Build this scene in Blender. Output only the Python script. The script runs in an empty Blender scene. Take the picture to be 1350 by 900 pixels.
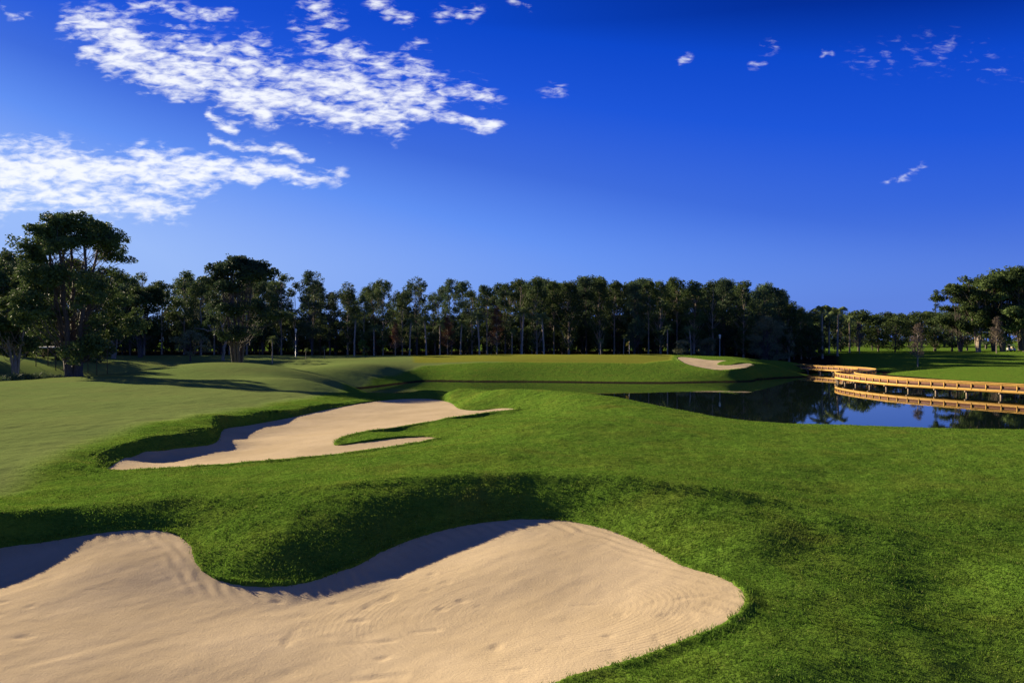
import bpy, math, random
import numpy as np
from mathutils import Vector, Matrix
R = np.random.RandomState(7)
random.seed(7)
PI = math.pi
sc = bpy.context.scene
COL = sc.collection
F, CX, HY, CH = 1050.0, 675.0, 448.0, 7.0          # lens in photo pixels, horizon row, eye height over the water

# ------------------------------------------------------------------ helpers
def mesh_np(name, verts, faces_list, mat=None, smooth=False):
    """faces_list: list of int arrays (n,k) with k=3 or 4"""
    me = bpy.data.meshes.new(name)
    verts = np.asarray(verts, dtype=np.float32)
    me.vertices.add(len(verts)); me.vertices.foreach_set('co', verts.ravel())
    loops = np.concatenate([f.ravel() for f in faces_list]).astype(np.int32)
    tot = np.concatenate([np.full(len(f), f.shape[1]) for f in faces_list]).astype(np.int32)
    start = np.concatenate([[0], np.cumsum(tot)[:-1]]).astype(np.int32)
    me.loops.add(len(loops)); me.loops.foreach_set('vertex_index', loops)
    me.polygons.add(len(tot)); me.polygons.foreach_set('loop_start', start); me.polygons.foreach_set('loop_total', tot)
    if smooth: me.polygons.foreach_set('use_smooth', np.ones(len(tot), dtype=bool))
    me.update(calc_edges=True)
    if mat: me.materials.append(mat)
    return me

def link(name, me, parent=None, loc=(0, 0, 0)):
    o = bpy.data.objects.new(name, me); COL.objects.link(o); o.location = loc
    if parent: o.parent = parent
    return o

def tag(o, label=None, cat=None, group=None, kind=None):
    if label: o['label'] = label
    if cat: o['category'] = cat
    if group: o['group'] = group
    if kind: o['kind'] = kind
    return o

def empty(name, loc, rz=0.0, s=1.0):
    o = bpy.data.objects.new(name, None); COL.objects.link(o)
    o.location = loc; o.rotation_euler = (0, 0, rz); o.scale = (s, s, s); o.empty_display_size = .3
    return o

class MB:
    def __init__(s): s.v = []; s.q = []; s.t = []; s.n = 0
    def add(s, v, q=None, t=None):
        v = np.asarray(v, float).reshape(-1, 3)
        if q is not None and len(q): s.q.append(np.asarray(q, int).reshape(-1, 4) + s.n)
        if t is not None and len(t): s.t.append(np.asarray(t, int).reshape(-1, 3) + s.n)
        s.v.append(v); s.n += len(v)
    def box(s, c, d, rz=0.0):
        x, y, z = d[0]/2, d[1]/2, d[2]/2
        P = np.array([[a*x, b*y, e*z] for e in (-1, 1) for a, b in ((-1, -1), (1, -1), (1, 1), (-1, 1))])
        cs, sn = math.cos(rz), math.sin(rz)
        P = np.stack([P[:, 0]*cs - P[:, 1]*sn, P[:, 0]*sn + P[:, 1]*cs, P[:, 2]], 1) + np.array(c)
        s.add(P, q=[[0, 3, 2, 1], [4, 5, 6, 7], [0, 1, 5, 4], [1, 2, 6, 5], [2, 3, 7, 6], [3, 0, 4, 7]])
    def tube(s, pts, rad, n=6, flute=0.0):
        pts = np.asarray(pts, float); rad = np.broadcast_to(np.asarray(rad, float), (len(pts),))
        d = np.gradient(pts, axis=0); d /= np.linalg.norm(d, axis=1)[:, None] + 1e-9
        up = np.where(np.abs(d[:, 2:3]) > .9, np.array([[1., 0, 0]]), np.array([[0, 0, 1.]]))
        a = np.cross(d, up); a /= np.linalg.norm(a, axis=1)[:, None] + 1e-9
        b = np.cross(d, a)
        th = np.arange(n)*2*PI/n
        fl = 1 + flute*np.sin(th*5+1) + flute*.6*np.sin(th*3)
        ring = pts[:, None, :] + rad[:, None, None]*fl[None, :, None]*(np.cos(th)[None, :, None]*a[:, None, :] + np.sin(th)[None, :, None]*b[:, None, :])
        q = []
        for i in range(len(pts)-1):
            for j in range(n):
                k = (j+1) % n
                q.append([i*n+j, i*n+k, (i+1)*n+k, (i+1)*n+j])
        t = [[(len(pts)-1)*n, (len(pts)-1)*n+j, (len(pts)-1)*n+j+1] for j in range(1, n-1)]
        s.add(ring.reshape(-1, 3), q=q, t=t)
    def sweep(s, pts, w, h):
        """rectangular bar along a polyline; w across, h up"""
        pts = np.asarray(pts, float); d = np.gradient(pts, axis=0); d[:, 2] = 0
        d /= np.linalg.norm(d, axis=1)[:, None]
        nrm = np.stack([d[:, 1], -d[:, 0], np.zeros(len(d))], 1); up = np.array([0, 0, 1.])
        rg = np.stack([pts - nrm*w/2 - up*h/2, pts + nrm*w/2 - up*h/2, pts + nrm*w/2 + up*h/2, pts - nrm*w/2 + up*h/2], 1)
        q = []
        for i in range(len(pts)-1):
            for j in range(4):
                k = (j+1) % 4
                q.append([i*4+j, i*4+k, i*4+4+k, i*4+4+j])
        e = (len(pts)-1)*4
        q += [[3, 2, 1, 0], [e, e+1, e+2, e+3]]
        s.add(rg.reshape(-1, 3), q=q)
    def leaves(s, c, rad, n, size, flat=.75, droop=0.0, asp=.5, rs=R, up_bias=0.0):
        """n small rhombic leaf faces spread through an uneven ellipsoid"""
        d = rs.normal(size=(n, 3)); d /= np.linalg.norm(d, axis=1)[:, None]
        r = rs.uniform(.25, 1, n)**.6
        p = d*r[:, None]*rad; p[:, 2] *= flat
        a = rs.normal(size=(n, 3)); a[:, 2] = a[:, 2]*.6 - droop*2; a /= np.linalg.norm(a, axis=1)[:, None]
        b = np.cross(a, rs.normal(size=(n, 3)) + np.array([0, 0, up_bias])); b /= np.linalg.norm(b, axis=1)[:, None] + 1e-9
        sz = (size*rs.uniform(.6, 1.4, n))[:, None]
        p = p + np.asarray(c)
        V = np.stack([p - a*sz, p + b*sz*asp, p + a*sz, p - b*sz*asp], 1)
        s.add(V.reshape(-1, 3), q=np.arange(4*n).reshape(n, 4))
    def mesh(s, name, mat, smooth=False):
        fl = []
        if s.q: fl.append(np.concatenate(s.q))
        if s.t: fl.append(np.concatenate(s.t))
        return mesh_np(name, np.concatenate(s.v), fl, mat, smooth)

# ------------------------------------------------------------------ materials
def new_mat(name):
    m = bpy.data.materials.new(name); m.use_nodes = True
    nt = m.node_tree; b = nt.nodes['Principled BSDF']
    return m, nt, b
def N(nt, typ, **k):
    n = nt.nodes.new(typ)
    for a, v in k.items():
        if a in ('operation', 'blend_type', 'data_type', 'wave_type', 'rings_direction', 'wave_profile', 'attribute_name', 'interpolation_type', 'feature', 'vector_type', 'sky_type', 'clamp', 'use_clamp', 'noise_dimensions', 'normalize', 'bands_direction'):
            setattr(n, a, v)
    return n
def ramp(nt, fac, stops):
    r = nt.nodes.new('ShaderNodeValToRGB'); e = r.color_ramp.elements
    while len(e) < len(stops): e.new(.5)
    for i, (p, c) in enumerate(stops):
        e[i].position = p; e[i].color = (*c, 1)
    nt.links.new(fac, r.inputs[0]); return r.outputs[0]
def noise(nt, vec, scale, detail=4, rough=.55, dist=0.0):
    n = nt.nodes.new('ShaderNodeTexNoise'); n.inputs['Scale'].default_value = scale
    n.inputs['Detail'].default_value = detail; n.inputs['Roughness'].default_value = rough; n.inputs['Distortion'].default_value = dist
    nt.links.new(vec, n.inputs['Vector']); return n.outputs['Fac']
def mixc(nt, fac, a, b, mode='MIX'):
    m = nt.nodes.new('ShaderNodeMix'); m.data_type = 'RGBA'; m.blend_type = mode
    for sock, v in ((m.inputs[0], fac), (m.inputs[6], a), (m.inputs[7], b)):
        if hasattr(v, 'links'): nt.links.new(v, sock)
        elif isinstance(v, tuple): sock.default_value = (*v, 1)
        else: sock.default_value = v
    return m.outputs[2]
def math_(nt, op, *a, clamp=False):
    n = nt.nodes.new('ShaderNodeMath'); n.operation = op; n.use_clamp = clamp
    for i, v in enumerate(a):
        if hasattr(v, 'links'): nt.links.new(v, n.inputs[i])
        else: n.inputs[i].default_value = v
    return n.outputs[0]
def coords(nt, kind='Object', scale=None):
    t = nt.nodes.new('ShaderNodeTexCoord').outputs[kind]
    if scale:
        m = nt.nodes.new('ShaderNodeMapping'); m.inputs['Scale'].default_value = scale
        nt.links.new(t, m.inputs['Vector']); return m.outputs[0]
    return t
def bump(nt, h, strength, dist, prev=None):
    b = nt.nodes.new('ShaderNodeBump'); b.inputs['Strength'].default_value = strength; b.inputs['Distance'].default_value = dist
    nt.links.new(h, b.inputs['Height'])
    if prev is not None: nt.links.new(prev, b.inputs['Normal'])
    return b.outputs[0]

def leaf_mat(name, dark, light, trans=.12, rough=.6):
    m, nt, b = new_mat(name)
    g = nt.nodes.new('ShaderNodeNewGeometry'); oi = nt.nodes.new('ShaderNodeObjectInfo')
    c = ramp(nt, g.outputs['Random Per Island'], [(0, dark), (.6, tuple((x+y)/2 for x, y in zip(dark, light))), (1, light)])
    n = noise(nt, coords(nt), .7, 2)
    c = mixc(nt, math_(nt, 'MULTIPLY', n, .6), c, tuple(x*1.6 for x in light))
    v = math_(nt, 'ADD', math_(nt, 'MULTIPLY', oi.outputs['Random'], .5), .75)
    c2 = nt.nodes.new('ShaderNodeVectorMath'); c2.operation = 'SCALE'; nt.links.new(c, c2.inputs[0]); nt.links.new(v, c2.inputs['Scale'])
    nt.links.new(c2.outputs[0], b.inputs['Base Color']); b.inputs['Roughness'].default_value = rough
    b.inputs['Specular IOR Level'].default_value = .03
    tr = nt.nodes.new('ShaderNodeBsdfTranslucent'); nt.links.new(c2.outputs[0], tr.inputs[0])
    mx = nt.nodes.new('ShaderNodeMixShader'); mx.inputs[0].default_value = trans
    nt.links.new(b.outputs[0], mx.inputs[1]); nt.links.new(tr.outputs[0], mx.inputs[2])
    nt.links.new(mx.outputs[0], nt.nodes['Material Output'].inputs['Surface'])
    return m
def bark_mat(name, dark, light, sc_=3.0):
    m, nt, b = new_mat(name)
    co = coords(nt, 'Object', (sc_*2, sc_*2, sc_*.35))
    n = noise(nt, co, 2.0, 5, .65)
    c = ramp(nt, n, [(.3, dark), (.7, light)])
    nt.links.new(c, b.inputs['Base Color']); b.inputs['Roughness'].default_value = .9
    nt.links.new(bump(nt, n, .9, .08), b.inputs['Normal'])
    return m
def plain(name, col, rough=.6, metal=0.0, var=.25, sc_=6.0):
    m, nt, b = new_mat(name)
    n = noise(nt, coords(nt), sc_, 4)
    c = ramp(nt, n, [(.25, tuple(x*(1-var) for x in col)), (.75, tuple(min(1, x*(1+var)) for x in col))])
    nt.links.new(c, b.inputs['Base Color']); b.inputs['Roughness'].default_value = rough; b.inputs['Metallic'].default_value = metal
    return m

M_leaf = leaf_mat('leaf_dark', (.032, .058, .018), (.090, .125, .040), .2)
M_leaf2 = leaf_mat('leaf_bluegreen', (.032, .062, .030), (.085, .125, .058), .2)
M_leaf3 = leaf_mat('leaf_olive', (.10, .12, .06), (.19, .20, .10), .2)
M_leaf4 = leaf_mat('leaf_bright', (.05, .10, .02), (.11, .17, .035))
M_brown = leaf_mat('leaf_rust', (.07, .035, .020), (.16, .075, .035))
M_greytwig = leaf_mat('twig_grey', (.07, .058, .045), (.14, .11, .085), .1)
M_palm = leaf_mat('leaf_palm', (.07, .11, .035), (.16, .20, .07), .2)
M_reed = leaf_mat('leaf_reed', (.07, .11, .04), (.16, .20, .08))
M_bark = bark_mat('bark_dark', (.05, .04, .032), (.15, .12, .095))
M_bark2 = bark_mat('bark_pale', (.18, .145, .105), (.40, .32, .23))
M_barkP = bark_mat('bark_palm', (.20, .16, .12), (.46, .37, .28), 2.0)

# ------------------------------------------------------------------ terrain control points
def A(px, py, z): Y = F*(CH-z)/(py-HY); return ((px-CX)/F*Y, Y, z)          # where a sight line meets height z
def C(px, py, Y): return ((px-CX)/F*Y, Y, CH-(py-HY)/F*Y)                  # the point at depth Y on a sight line
def B(px, Y, z): return ((px-CX)/F*Y, Y, z)

bunker1 = [(-330,800,3.1),(-150,745,3.15),(0,722,3.2),(60,714,3.27),(120,704,3.36),(180,698,3.4),(225,702,3.38),(250,717,3.33),(258,738,3.25),(275,758,3.15),(310,769,3.1),
 (350,773,3.08),(400,768,3.1),(450,752,3.15),(500,728,3.22),(550,708,3.3),(600,695,3.38),(650,687,3.46),(700,684,3.5),(750,687,3.52),(800,698,3.52),(850,718,3.5),
 (900,745,3.5),(940,757,3.52),(967,769,3.53),(983,786,3.52),(980,801,3.5),(960,818,3.48),(920,838,3.45),(860,862,3.4),(800,882,3.38),(745,900,3.35),
 (690,925,3.3),(600,990,3.2),(400,1060,3.0),(100,1080,2.92),(-250,1080,3.1),(-450,960,3.15)]
bunker2 = [(141,620,3.5),(200,620,3.53),(260,616,3.55),(320,611,3.56),(380,606,3.57),(440,600,3.58),(500,592,3.60),(550,584,3.63),(579,578,3.66),
 (560,576,3.62),(520,578,3.58),(480,583,3.54),(448,587,3.5),(441,584,3.48),(455,576,3.46),(490,567,3.48),(540,560,3.52),(590,552,3.57),(640,545,3.63),(681,540,3.7),
 (662,538,3.62),(632,541,3.56),(607,539,3.5),(594,531,3.45),(570,526,3.42),(530,526,3.38),(480,531,3.3),(430,540,3.25),(380,551,3.25),(330,560,3.28),(297,565,3.3),(290,573,3.3),
 (285,582,3.32),(262,588,3.34),(225,592,3.36),(190,595,3.4),(165,603,3.43),(148,613,3.47)]
b3c = [(894,471,165),(902,478,150),(918,483,143.5),(945,487,138.5),(970,486,139),(991,481,145),(984,479,147),(965,481,144.5),(946,481,145.5),(950,477,151),(958,475.2,157),(935,474.5,158),(915,472,164)]
bunker3 = [(a, b, CH-(b-HY)/F*c) for a, b, c in b3c]
P = []
P += [A(*t) for t in bunker1 if t[0] > 890 or t[1] > 801 or t[0] < -300] + [A(*t) for t in bunker2[:25]] + [A(*t) for t in bunker3]
# crest lines (photo column, row, depth): the bank over the near bunker, the turf lip of the second one
CR1 = [(-420,670,14.3),(-300,655,14.6),(-150,657,14.8),(0,676,15.0),(90,668,15.75),(180,660,16.1),(235,655,16.3),(310,652,16.3),(400,644,16.5),(500,634,16.75),(600,630,16.95),(700,628,16.95),(800,632,16.5),(900,643,15.75),(1000,660,15.1),(1100,684,14.3)]
CR2 = [(112,622,20.1),(118,613,20.9),(126,600,22.5),(150,588,24.5),(190,577,26.3),(240,570,27.8),(282,564,29.8),(296,557,31.7),(340,549,35.3),(385,540,39.8),(430,532.5,43.5),(480,525,48.8),(530,518,51)]
P += [C(*t) for t in CR1] + [C(*t) for t in CR2]
# floors
FL1 = [A(600,800,3.10), A(300,850,3.0), A(800,790,3.27), A(450,880,3.0), A(100,800,3.03), A(-100,850,2.99), A(300,1000,2.88), A(150,930,2.92), A(880,800,3.40), A(120,745,3.22), A(650,730,3.28), A(760,740,3.36), A(450,800,2.99), A(560,765,3.10), A(500,752,3.06), A(560,730,3.15), A(620,708,3.29), A(420,785,3.0), A(0,762,3.0), A(-110,795,2.98)]
FL2 = [A(215,600,3.24), A(250,604,3.19), A(190,607,3.25), A(350,592,3.25), A(300,592,3.17), A(400,577,3.3), A(480,552,3.26), A(540,540,3.3), A(510,584,3.56), A(320,578,3.15), A(430,560,3.24)]
FL3 = [C(930,480,147), C(965,484,142)]
P += FL3
# bank and crest over the near bunker
P += [C(1010,765,11.45), C(1050,720,12.9), C(1040,690,13.9), C(1200,711,13.5), C(1300,743,12.6), C(1370,770,11.7), C(960,700,13.3)]
P += [A(1000,880,3.5), A(1200,850,3.36), A(1350,850,3.2), A(1350,900,3.15), A(1100,780,3.5), A(1250,780,3.36), A(1080,830,3.47), A(1100,900,3.4), A(900,900,3.42), A(1700,900,3.0), A(1700,760,3.1), A(900,1010,3.35), A(1300,1100,3.05), A(850,1300,3.2), A(1600,1300,2.9)]
# swale and middle mound
P += [C(700,612,19.6), C(700,590,21.8), C(700,563,26.5), C(800,527,36), C(650,600,20.5), C(600,605,20.2), C(500,612,19.8), C(400,622,19), C(300,630,18.6), C(200,638,18.2), C(100,645,17.8), C(0,655,17.5), C(-150,640,18),
 C(800,600,20.5), C(800,560,27), C(900,590,23.5), C(900,545,33), C(1000,605,21.2), C(1000,557,31), C(1100,560.5,30.5), C(1100,600,22.5), C(1100,640,18.4), C(1200,600,23), C(1200,650,17.5), C(1200,690,15.2), C(900,621,18.8), C(1000,637,17.7), C(1100,662,16.6), C(300,636,18.0), C(500,619,18.9), C(600,615,19.3), C(800,616,19.0), C(1200,565,29.5), C(1350,568,29), C(1300,620,20.5),
 C(1300,690,15.4), C(1300,726,13.8), C(1600,570,28.5), C(1600,640,18.5), C(630,575,26), C(650,530,37.8), C(600,562,30), C(540,568,31.5), C(640,556,33.0)]
# outer lip of the second bunker and the fairway
P += [C(560,515,50), C(600,514,47), C(650,515,43.5), C(700,517,41), C(750,520,38.5), C(190,566,28.0), C(240,560,29.3), C(140,577,26.5), C(290,549,32.5), C(340,541,36.5)]
P += [A(0,600,3.72), A(-300,600,3.7), A(0,550,3.75), A(0,520,3.7), A(0,504,3.45), A(100,580,3.77), A(200,545,3.8), A(200,520,3.72), A(300,530,3.76), A(300,512,3.6), A(400,520,3.62), A(-400,540,3.7), A(60,632,3.66), A(250,556,3.8)]
P += [C(430,517,53), C(400,500,80), C(400,489,112), C(300,500,82), C(350,487,120), C(300,487,122), C(200,489,110), C(130,495,94), C(60,499,82), C(0,503,74), C(-150,505,68), C(440,500,98), C(460,488,126), C(510,483,137), C(470,520,50)]
# pond: near shore (hidden behind the crest), bottom, far shore
P += [B(455,68,1.4), B(480,92,.0), B(455,110,.1), B(530,68,0), B(600,65,0), B(700,60,0), B(800,56,0), B(900,53,0), B(1000,50,0), B(1100,49,0), B(1200,48,0), B(1350,48,0), B(1600,48,0),
 B(530,59,2.4), B(600,55,2.6), B(700,49,2.7), B(800,45,2.7), B(900,41.5,2.6), B(1000,39,2.5), B(1100,38,2.4), B(1250,37,2.4), B(1500,37,2.3)]
P += [B(560,95,-1.1), B(650,90,-1.3), B(800,90,-1.5), B(1000,80,-1.5), B(1200,75,-1.5), B(1500,75,-1.5), B(900,115,-1.2), B(1150,110,-1.5), B(1080,140,-1.2), B(1350,100,-1.3), B(700,118,-1), B(1090,165,-.8), B(1300,108,-1.2), B(1600,95,-1)]
P += [A(460,516,0), A(505,509,0), A(560,502.5,0), A(620,503,0), A(680,503.3,0), A(750,504,0), A(820,505,0), A(890,505,0), A(950,503.5,0), A(1000,500,0), A(1030,493,0), A(1045,487.5,0), A(1080,485.5,0), A(1140,490,0), A(1180,497,0), A(1230,502,0), A(1300,506,0), A(1350,508.5,0), A(1500,516,0), A(1700,520,0)]
# green plateau and its bank
P += [C(560,479,149), C(600,478.5,148), C(680,478,147), C(780,478,147), C(855,479.5,146), C(620,490,139), C(750,490,139), C(860,492,137), C(540,490,139), C(500,498,127), C(945,495,135.5), C(1000,489,147), C(990,474,165),
 C(520,470,175), C(600,467.5,190), C(700,467.3,190), C(800,467.3,186), C(880,467.2,176), C(870,474,158), C(450,472,172), C(400,475,160), C(930,469.5,172), C(970,477,152), C(960,470,170), C(1005,480,152), C(1030,487,160), C(1040,477,180)]
# left ditch, far bank and forest floor
P += [B(300,142,.0), B(250,138,-.2), B(180,130,-.2), B(100,115,-.1), B(0,103,-.1), B(-150,95,0), B(350,146,.6), B(380,150,1.6), C(250,481.5,156), C(250,474,182), C(150,482,146), C(150,474,175), C(60,477,140), C(0,478,128), C(350,477,168), C(350,470,190), C(-150,480,122), B(-400,100,3.2), C(450,469,200)]
P += [B(p, 212, 3.0) for p in (-200, 0, 200, 400, 600, 800, 950)] + [B(p, 260, 3.2) for p in (-300, 0, 300, 600, 900, 1050)]
# right lawn
P += [C(1130,476,200), C(1110,482,190), C(1190,491,158), C(1200,475,190), C(1250,494,147), C(1300,494,143), C(1300,476,183), C(1350,498,134), C(1380,478,175), C(1200,467,222), C(1300,464.5,225), C(1360,463.5,222), C(1120,468.5,228), C(1050,474,222), C(1050,466,250), C(1180,462,320), C(1180,457.5,420), C(1300,462,280), B(1700,150,2.5), B(1700,220,3.5), B(1350,280,3.4), B(1080,320,3.0)]
# outer ring
P += [(0,0,3.1),(-25,0,3.3),(25,0,2.9),(-60,15,3.6),(60,10,2.8),(0,-8,3.2),(60,25,2.6),(-100,50,3.6),(-150,120,3.2),(-260,220,3.2),(-250,420,3.5),(0,420,3.4),(250,420,3.5),(400,250,3.6),(250,100,2.5),(-700,700,3.5),(700,700,3.5),(0,900,3.5),(-1700,1500,3.5),(1700,1500,3.5),(0,1600,3.5),(-400,1500,3.5),(400,1500,3.5)]
def _ring(b, d, dz):
    w_ = np.array([A(*t) for t in b]); out = []
    ar = .5*np.sum(w_[:, 0]*np.roll(w_[:, 1], -1)-np.roll(w_[:, 0], -1)*w_[:, 1]); sg = 1 if ar > 0 else -1
    for i in range(len(w_)):
        t = w_[(i+1) % len(w_)][:2]-w_[i-1][:2]; t /= np.linalg.norm(t)+1e-9
        out.append((w_[i][0]-t[1]*sg*d, w_[i][1]+t[0]*sg*d, w_[i][2]-dz))
    return out
P += [A(600,860,3.0), A(300,900,2.9), A(860,800,3.3)]
P = np.array(P)
def warp(X, Y): return X/(Y+15.0), np.log(Y+15.0)
pu, pv = warp(P[:, 0], P[:, 1])
def phi(r2): return .5*r2*np.log(r2+1e-12)
n = len(P)
K = phi((pu[:, None]-pu)**2 + (pv[:, None]-pv)**2) + np.eye(n)*2e-6
Q = np.stack([np.ones(n), pu, pv], 1)
S_ = np.block([[K, Q], [Q.T, np.zeros((3, 3))]])
W = np.linalg.solve(S_, np.concatenate([P[:, 2], np.zeros(3)]))
def G(X, Y):
    X = np.asarray(X, float); Y = np.asarray(Y, float); sh = X.shape
    u, v = warp(X.ravel(), Y.ravel()); out = np.empty(len(u), np.float32)
    pu_, pv_, w_ = pu.astype(np.float32), pv.astype(np.float32), W[:n].astype(np.float64)
    for i in range(0, len(u), 20000):
        a = u[i:i+20000, None]; b = v[i:i+20000, None]
        r2 = (a-pu)**2 + (b-pv)**2
        out[i:i+20000] = phi(r2) @ w_ + W[n] + W[n+1]*a[:, 0] + W[n+2]*b[:, 0]
    return np.clip(out, -2, 6.5).reshape(sh)

class Sheet:
    def __init__(s, pts, lam=1e-3):
        s.p = np.array(pts); m = len(s.p)
        K = phi((s.p[:, None, 0]-s.p[:, 0])**2+(s.p[:, None, 1]-s.p[:, 1])**2)+np.eye(m)*lam
        Q = np.c_[np.ones(m), s.p[:, :2]]
        s.w = np.linalg.solve(np.block([[K, Q], [Q.T, np.zeros((3, 3))]]), np.r_[s.p[:, 2], 0, 0, 0]); s.m = m
    def __call__(s, X, Y):
        sh = X.shape; x = X.ravel(); y = Y.ravel(); out = np.empty(len(x))
        for i in range(0, len(x), 20000):
            a = x[i:i+20000, None]; b = y[i:i+20000, None]
            out[i:i+20000] = phi((a-s.p[:, 0])**2+(b-s.p[:, 1])**2) @ s.w[:s.m]+s.w[s.m]+s.w[s.m+1]*a[:, 0]+s.w[s.m+2]*b[:, 0]
        return out.reshape(sh)
S1 = Sheet([A(*t) for t in bunker1]+FL1, .02); S2 = Sheet([A(*t) for t in bunker2]+FL2, .02); S3 = Sheet([A(*t) for t in bunker3]+FL3, .02)
# smooth outlines
def catmull(pts, k=6):
    pts = np.asarray(pts, float); out = []; m = len(pts)
    for i in range(m):
        p0, p1, p2, p3 = pts[i-1], pts[i], pts[(i+1) % m], pts[(i+2) % m]
        for j in range(k):
            t = j/k
            out.append(.5*((2*p1)+(-p0+p2)*t+(2*p0-5*p1+4*p2-p3)*t*t+(-p0+3*p1-3*p2+p3)*t**3))
    return np.array(out)
def outline(b, k=6): return np.array([A(*t)[:2] for t in catmull(b, k)])
def sdf(poly, X, Y):
    """signed distance, negative inside"""
    sh = X.shape; X = X.ravel(); Y = Y.ravel()
    d2 = np.full(len(X), 1e9); ins = np.zeros(len(X), bool)
    for i in range(len(poly)):
        a = poly[i]; b = poly[(i+1) % len(poly)]; e = b-a
        wx = X-a[0]; wy = Y-a[1]
        h = np.clip((wx*e[0]+wy*e[1])/(e@e+1e-12), 0, 1)
        d2 = np.minimum(d2, (wx-h*e[0])**2+(wy-h*e[1])**2)
        c = ((a[1] > Y) != (b[1] > Y))
        if abs(e[1]) > 1e-12: ins ^= c & (X < e[0]*(Y-a[1])/e[1]+a[0])
    d = np.sqrt(d2); d[ins] *= -1
    return d.reshape(sh)
O1, O2, O3 = outline(bunker1), outline(bunker2), outline(bunker3, 4)
def sdf_box(poly, X, Y, pad=1.5):
    out = np.full(X.shape, 9.0); lo = poly.min(0)-pad; hi = poly.max(0)+pad
    m = (X > lo[0]) & (X < hi[0]) & (Y > lo[1]) & (Y < hi[1])
    if m.any(): out[m] = sdf(poly, X[m], Y[m])
    return out
def sstep(x): x = np.clip(x, 0, 1); return x*x*(3-2*x)
# cheap value noise
_T = R.uniform(-1, 1, (256, 256))
def vnoise(X, Y, s, oct=3):
    out = np.zeros(X.shape); a = 1.0
    for o in range(oct):
        x = X/s+37.1*o; y = Y/s+11.7*o
        xi = np.floor(x).astype(int); yi = np.floor(y).astype(int)
        fx = sstep(x-xi); fy = sstep(y-yi)
        g = lambda i, j: _T[i & 255, j & 255]
        out += a*((g(xi, yi)*(1-fx)+g(xi+1, yi)*fx)*(1-fy)+(g(xi, yi+1)*(1-fx)+g(xi+1, yi+1)*fx)*fy)
        a *= .5; s *= .5
    return out
fair_px = [(-900,690),(-300,660),(0,640),(60,612),(110,590),(150,574),(220,560),(300,543),(370,529),(430,516)]
FAIR = np.array([A(a, b, 3.75)[:2] for a, b in fair_px] + [(-12.5,60),(-17,80),(-21,100),(-21.5,125),(-16,146),(0,148),(0,200),(-200,240),(-300,100),(-200,20)])
GREEN = np.array([C(a, b, c)[:2] for a, b, c in ((545,478,150),(700,477.8,147.5),(850,479,146.5),(885,475,157),(888,469,172),(860,467,188),(700,467,192),(540,468,190))])
def zones(X, Y):
    wob = vnoise(X, Y, 3.0)*.35
    f = sstep((.6-(sdf(FAIR, X, Y)+wob))/1.5)
    g = sstep((.5-(sdf_box(GREEN, X, Y, 6)))/1.2)
    return f, g
def catmull_open(p, k=10):
    p = np.asarray(p, float); out = []
    for i in range(len(p)-1):
        p0, p1, p2, p3 = p[max(i-1, 0)], p[i], p[i+1], p[min(i+2, len(p)-1)]
        for j in range(k):
            t = j/k; out.append(.5*((2*p1)+(-p0+p2)*t+(2*p0-5*p1+4*p2-p3)*t*t+(-p0+3*p1-3*p2+p3)*t**3))
    return np.array(out+[p[-1]])
class Bank:
    # ruled slope between a bunker's edge and the crest line above it
    def __init__(s, edge, crest, pw, soft, wmax, endf):
        s.e = catmull_open([A(*t) for t in edge]); s.c = catmull_open([C(*t) for t in crest])
        s.poly = np.concatenate([s.e[:, :2], s.c[::-1, :2]]); s.pw, s.soft, s.wmax, s.endf = pw, soft, wmax, endf
    def apply(s, X, Y, g):
        lo = s.poly.min(0); hi = s.poly.max(0)
        m = (X > lo[0]) & (X < hi[0]) & (Y > lo[1]) & (Y < hi[1])
        if not m.any(): return g
        x = X[m]; y = Y[m]; ins = sdf(s.poly, x, y) < .1
        if not ins.any(): return g
        xi, yi = x[ins], y[ins]
        def idw(q):
            d2 = np.empty(len(xi)); zz = np.empty(len(xi))
            for i in range(0, len(xi), 20000):
                dd = (xi[i:i+20000, None]-q[:, 0])**2+(yi[i:i+20000, None]-q[:, 1])**2+1e-6
                w_ = dd**-2.5; zz[i:i+20000] = (w_ @ q[:, 2])/w_.sum(1); d2[i:i+20000] = dd.min(1)
            return np.sqrt(d2), zz
        de, ze = idw(s.e); dc, zc = idw(s.c)
        t = de/(de+dc+1e-9); z = ze+(zc-ze)*(1-(1-t)**s.pw)
        w_ = sstep(dc/s.soft+.001)*sstep((s.wmax-(de+dc))/1.0)
        for k in (0, -1):
            a = s.e[k, :2]; b = s.c[k, :2]; e_ = b-a; h = np.clip(((xi-a[0])*e_[0]+(yi-a[1])*e_[1])/(e_@e_), 0, 1)
            w_ *= sstep(np.hypot(xi-a[0]-h*e_[0], yi-a[1]-h*e_[1])/s.endf)
        gm = g[m]; gi = gm[ins]; gm[ins] = gi*(1-w_)+z*w_; g[m] = gm
        return g
i0 = [k for k, t in enumerate(bunker1) if t[:2] == (980, 801)][0]
BK1 = Bank(bunker1[:i0+1], CR1, 1.85, .5, 5.4, 1.3)
i1 = [k for k, t in enumerate(bunker2) if t[:2] == (594, 531)][0]
BK2 = Bank([bunker2[0]]+bunker2[:i1-1:-1], CR2, 1.1, .12, 9, .25)
RIDGE = catmull_open([C(*t) for t in CR1[3:]]+[C(1200,711,13.5), C(1300,743,12.6), C(1370,770,11.7), C(1500,830,10.2)], 6)[:, :2]
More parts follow.
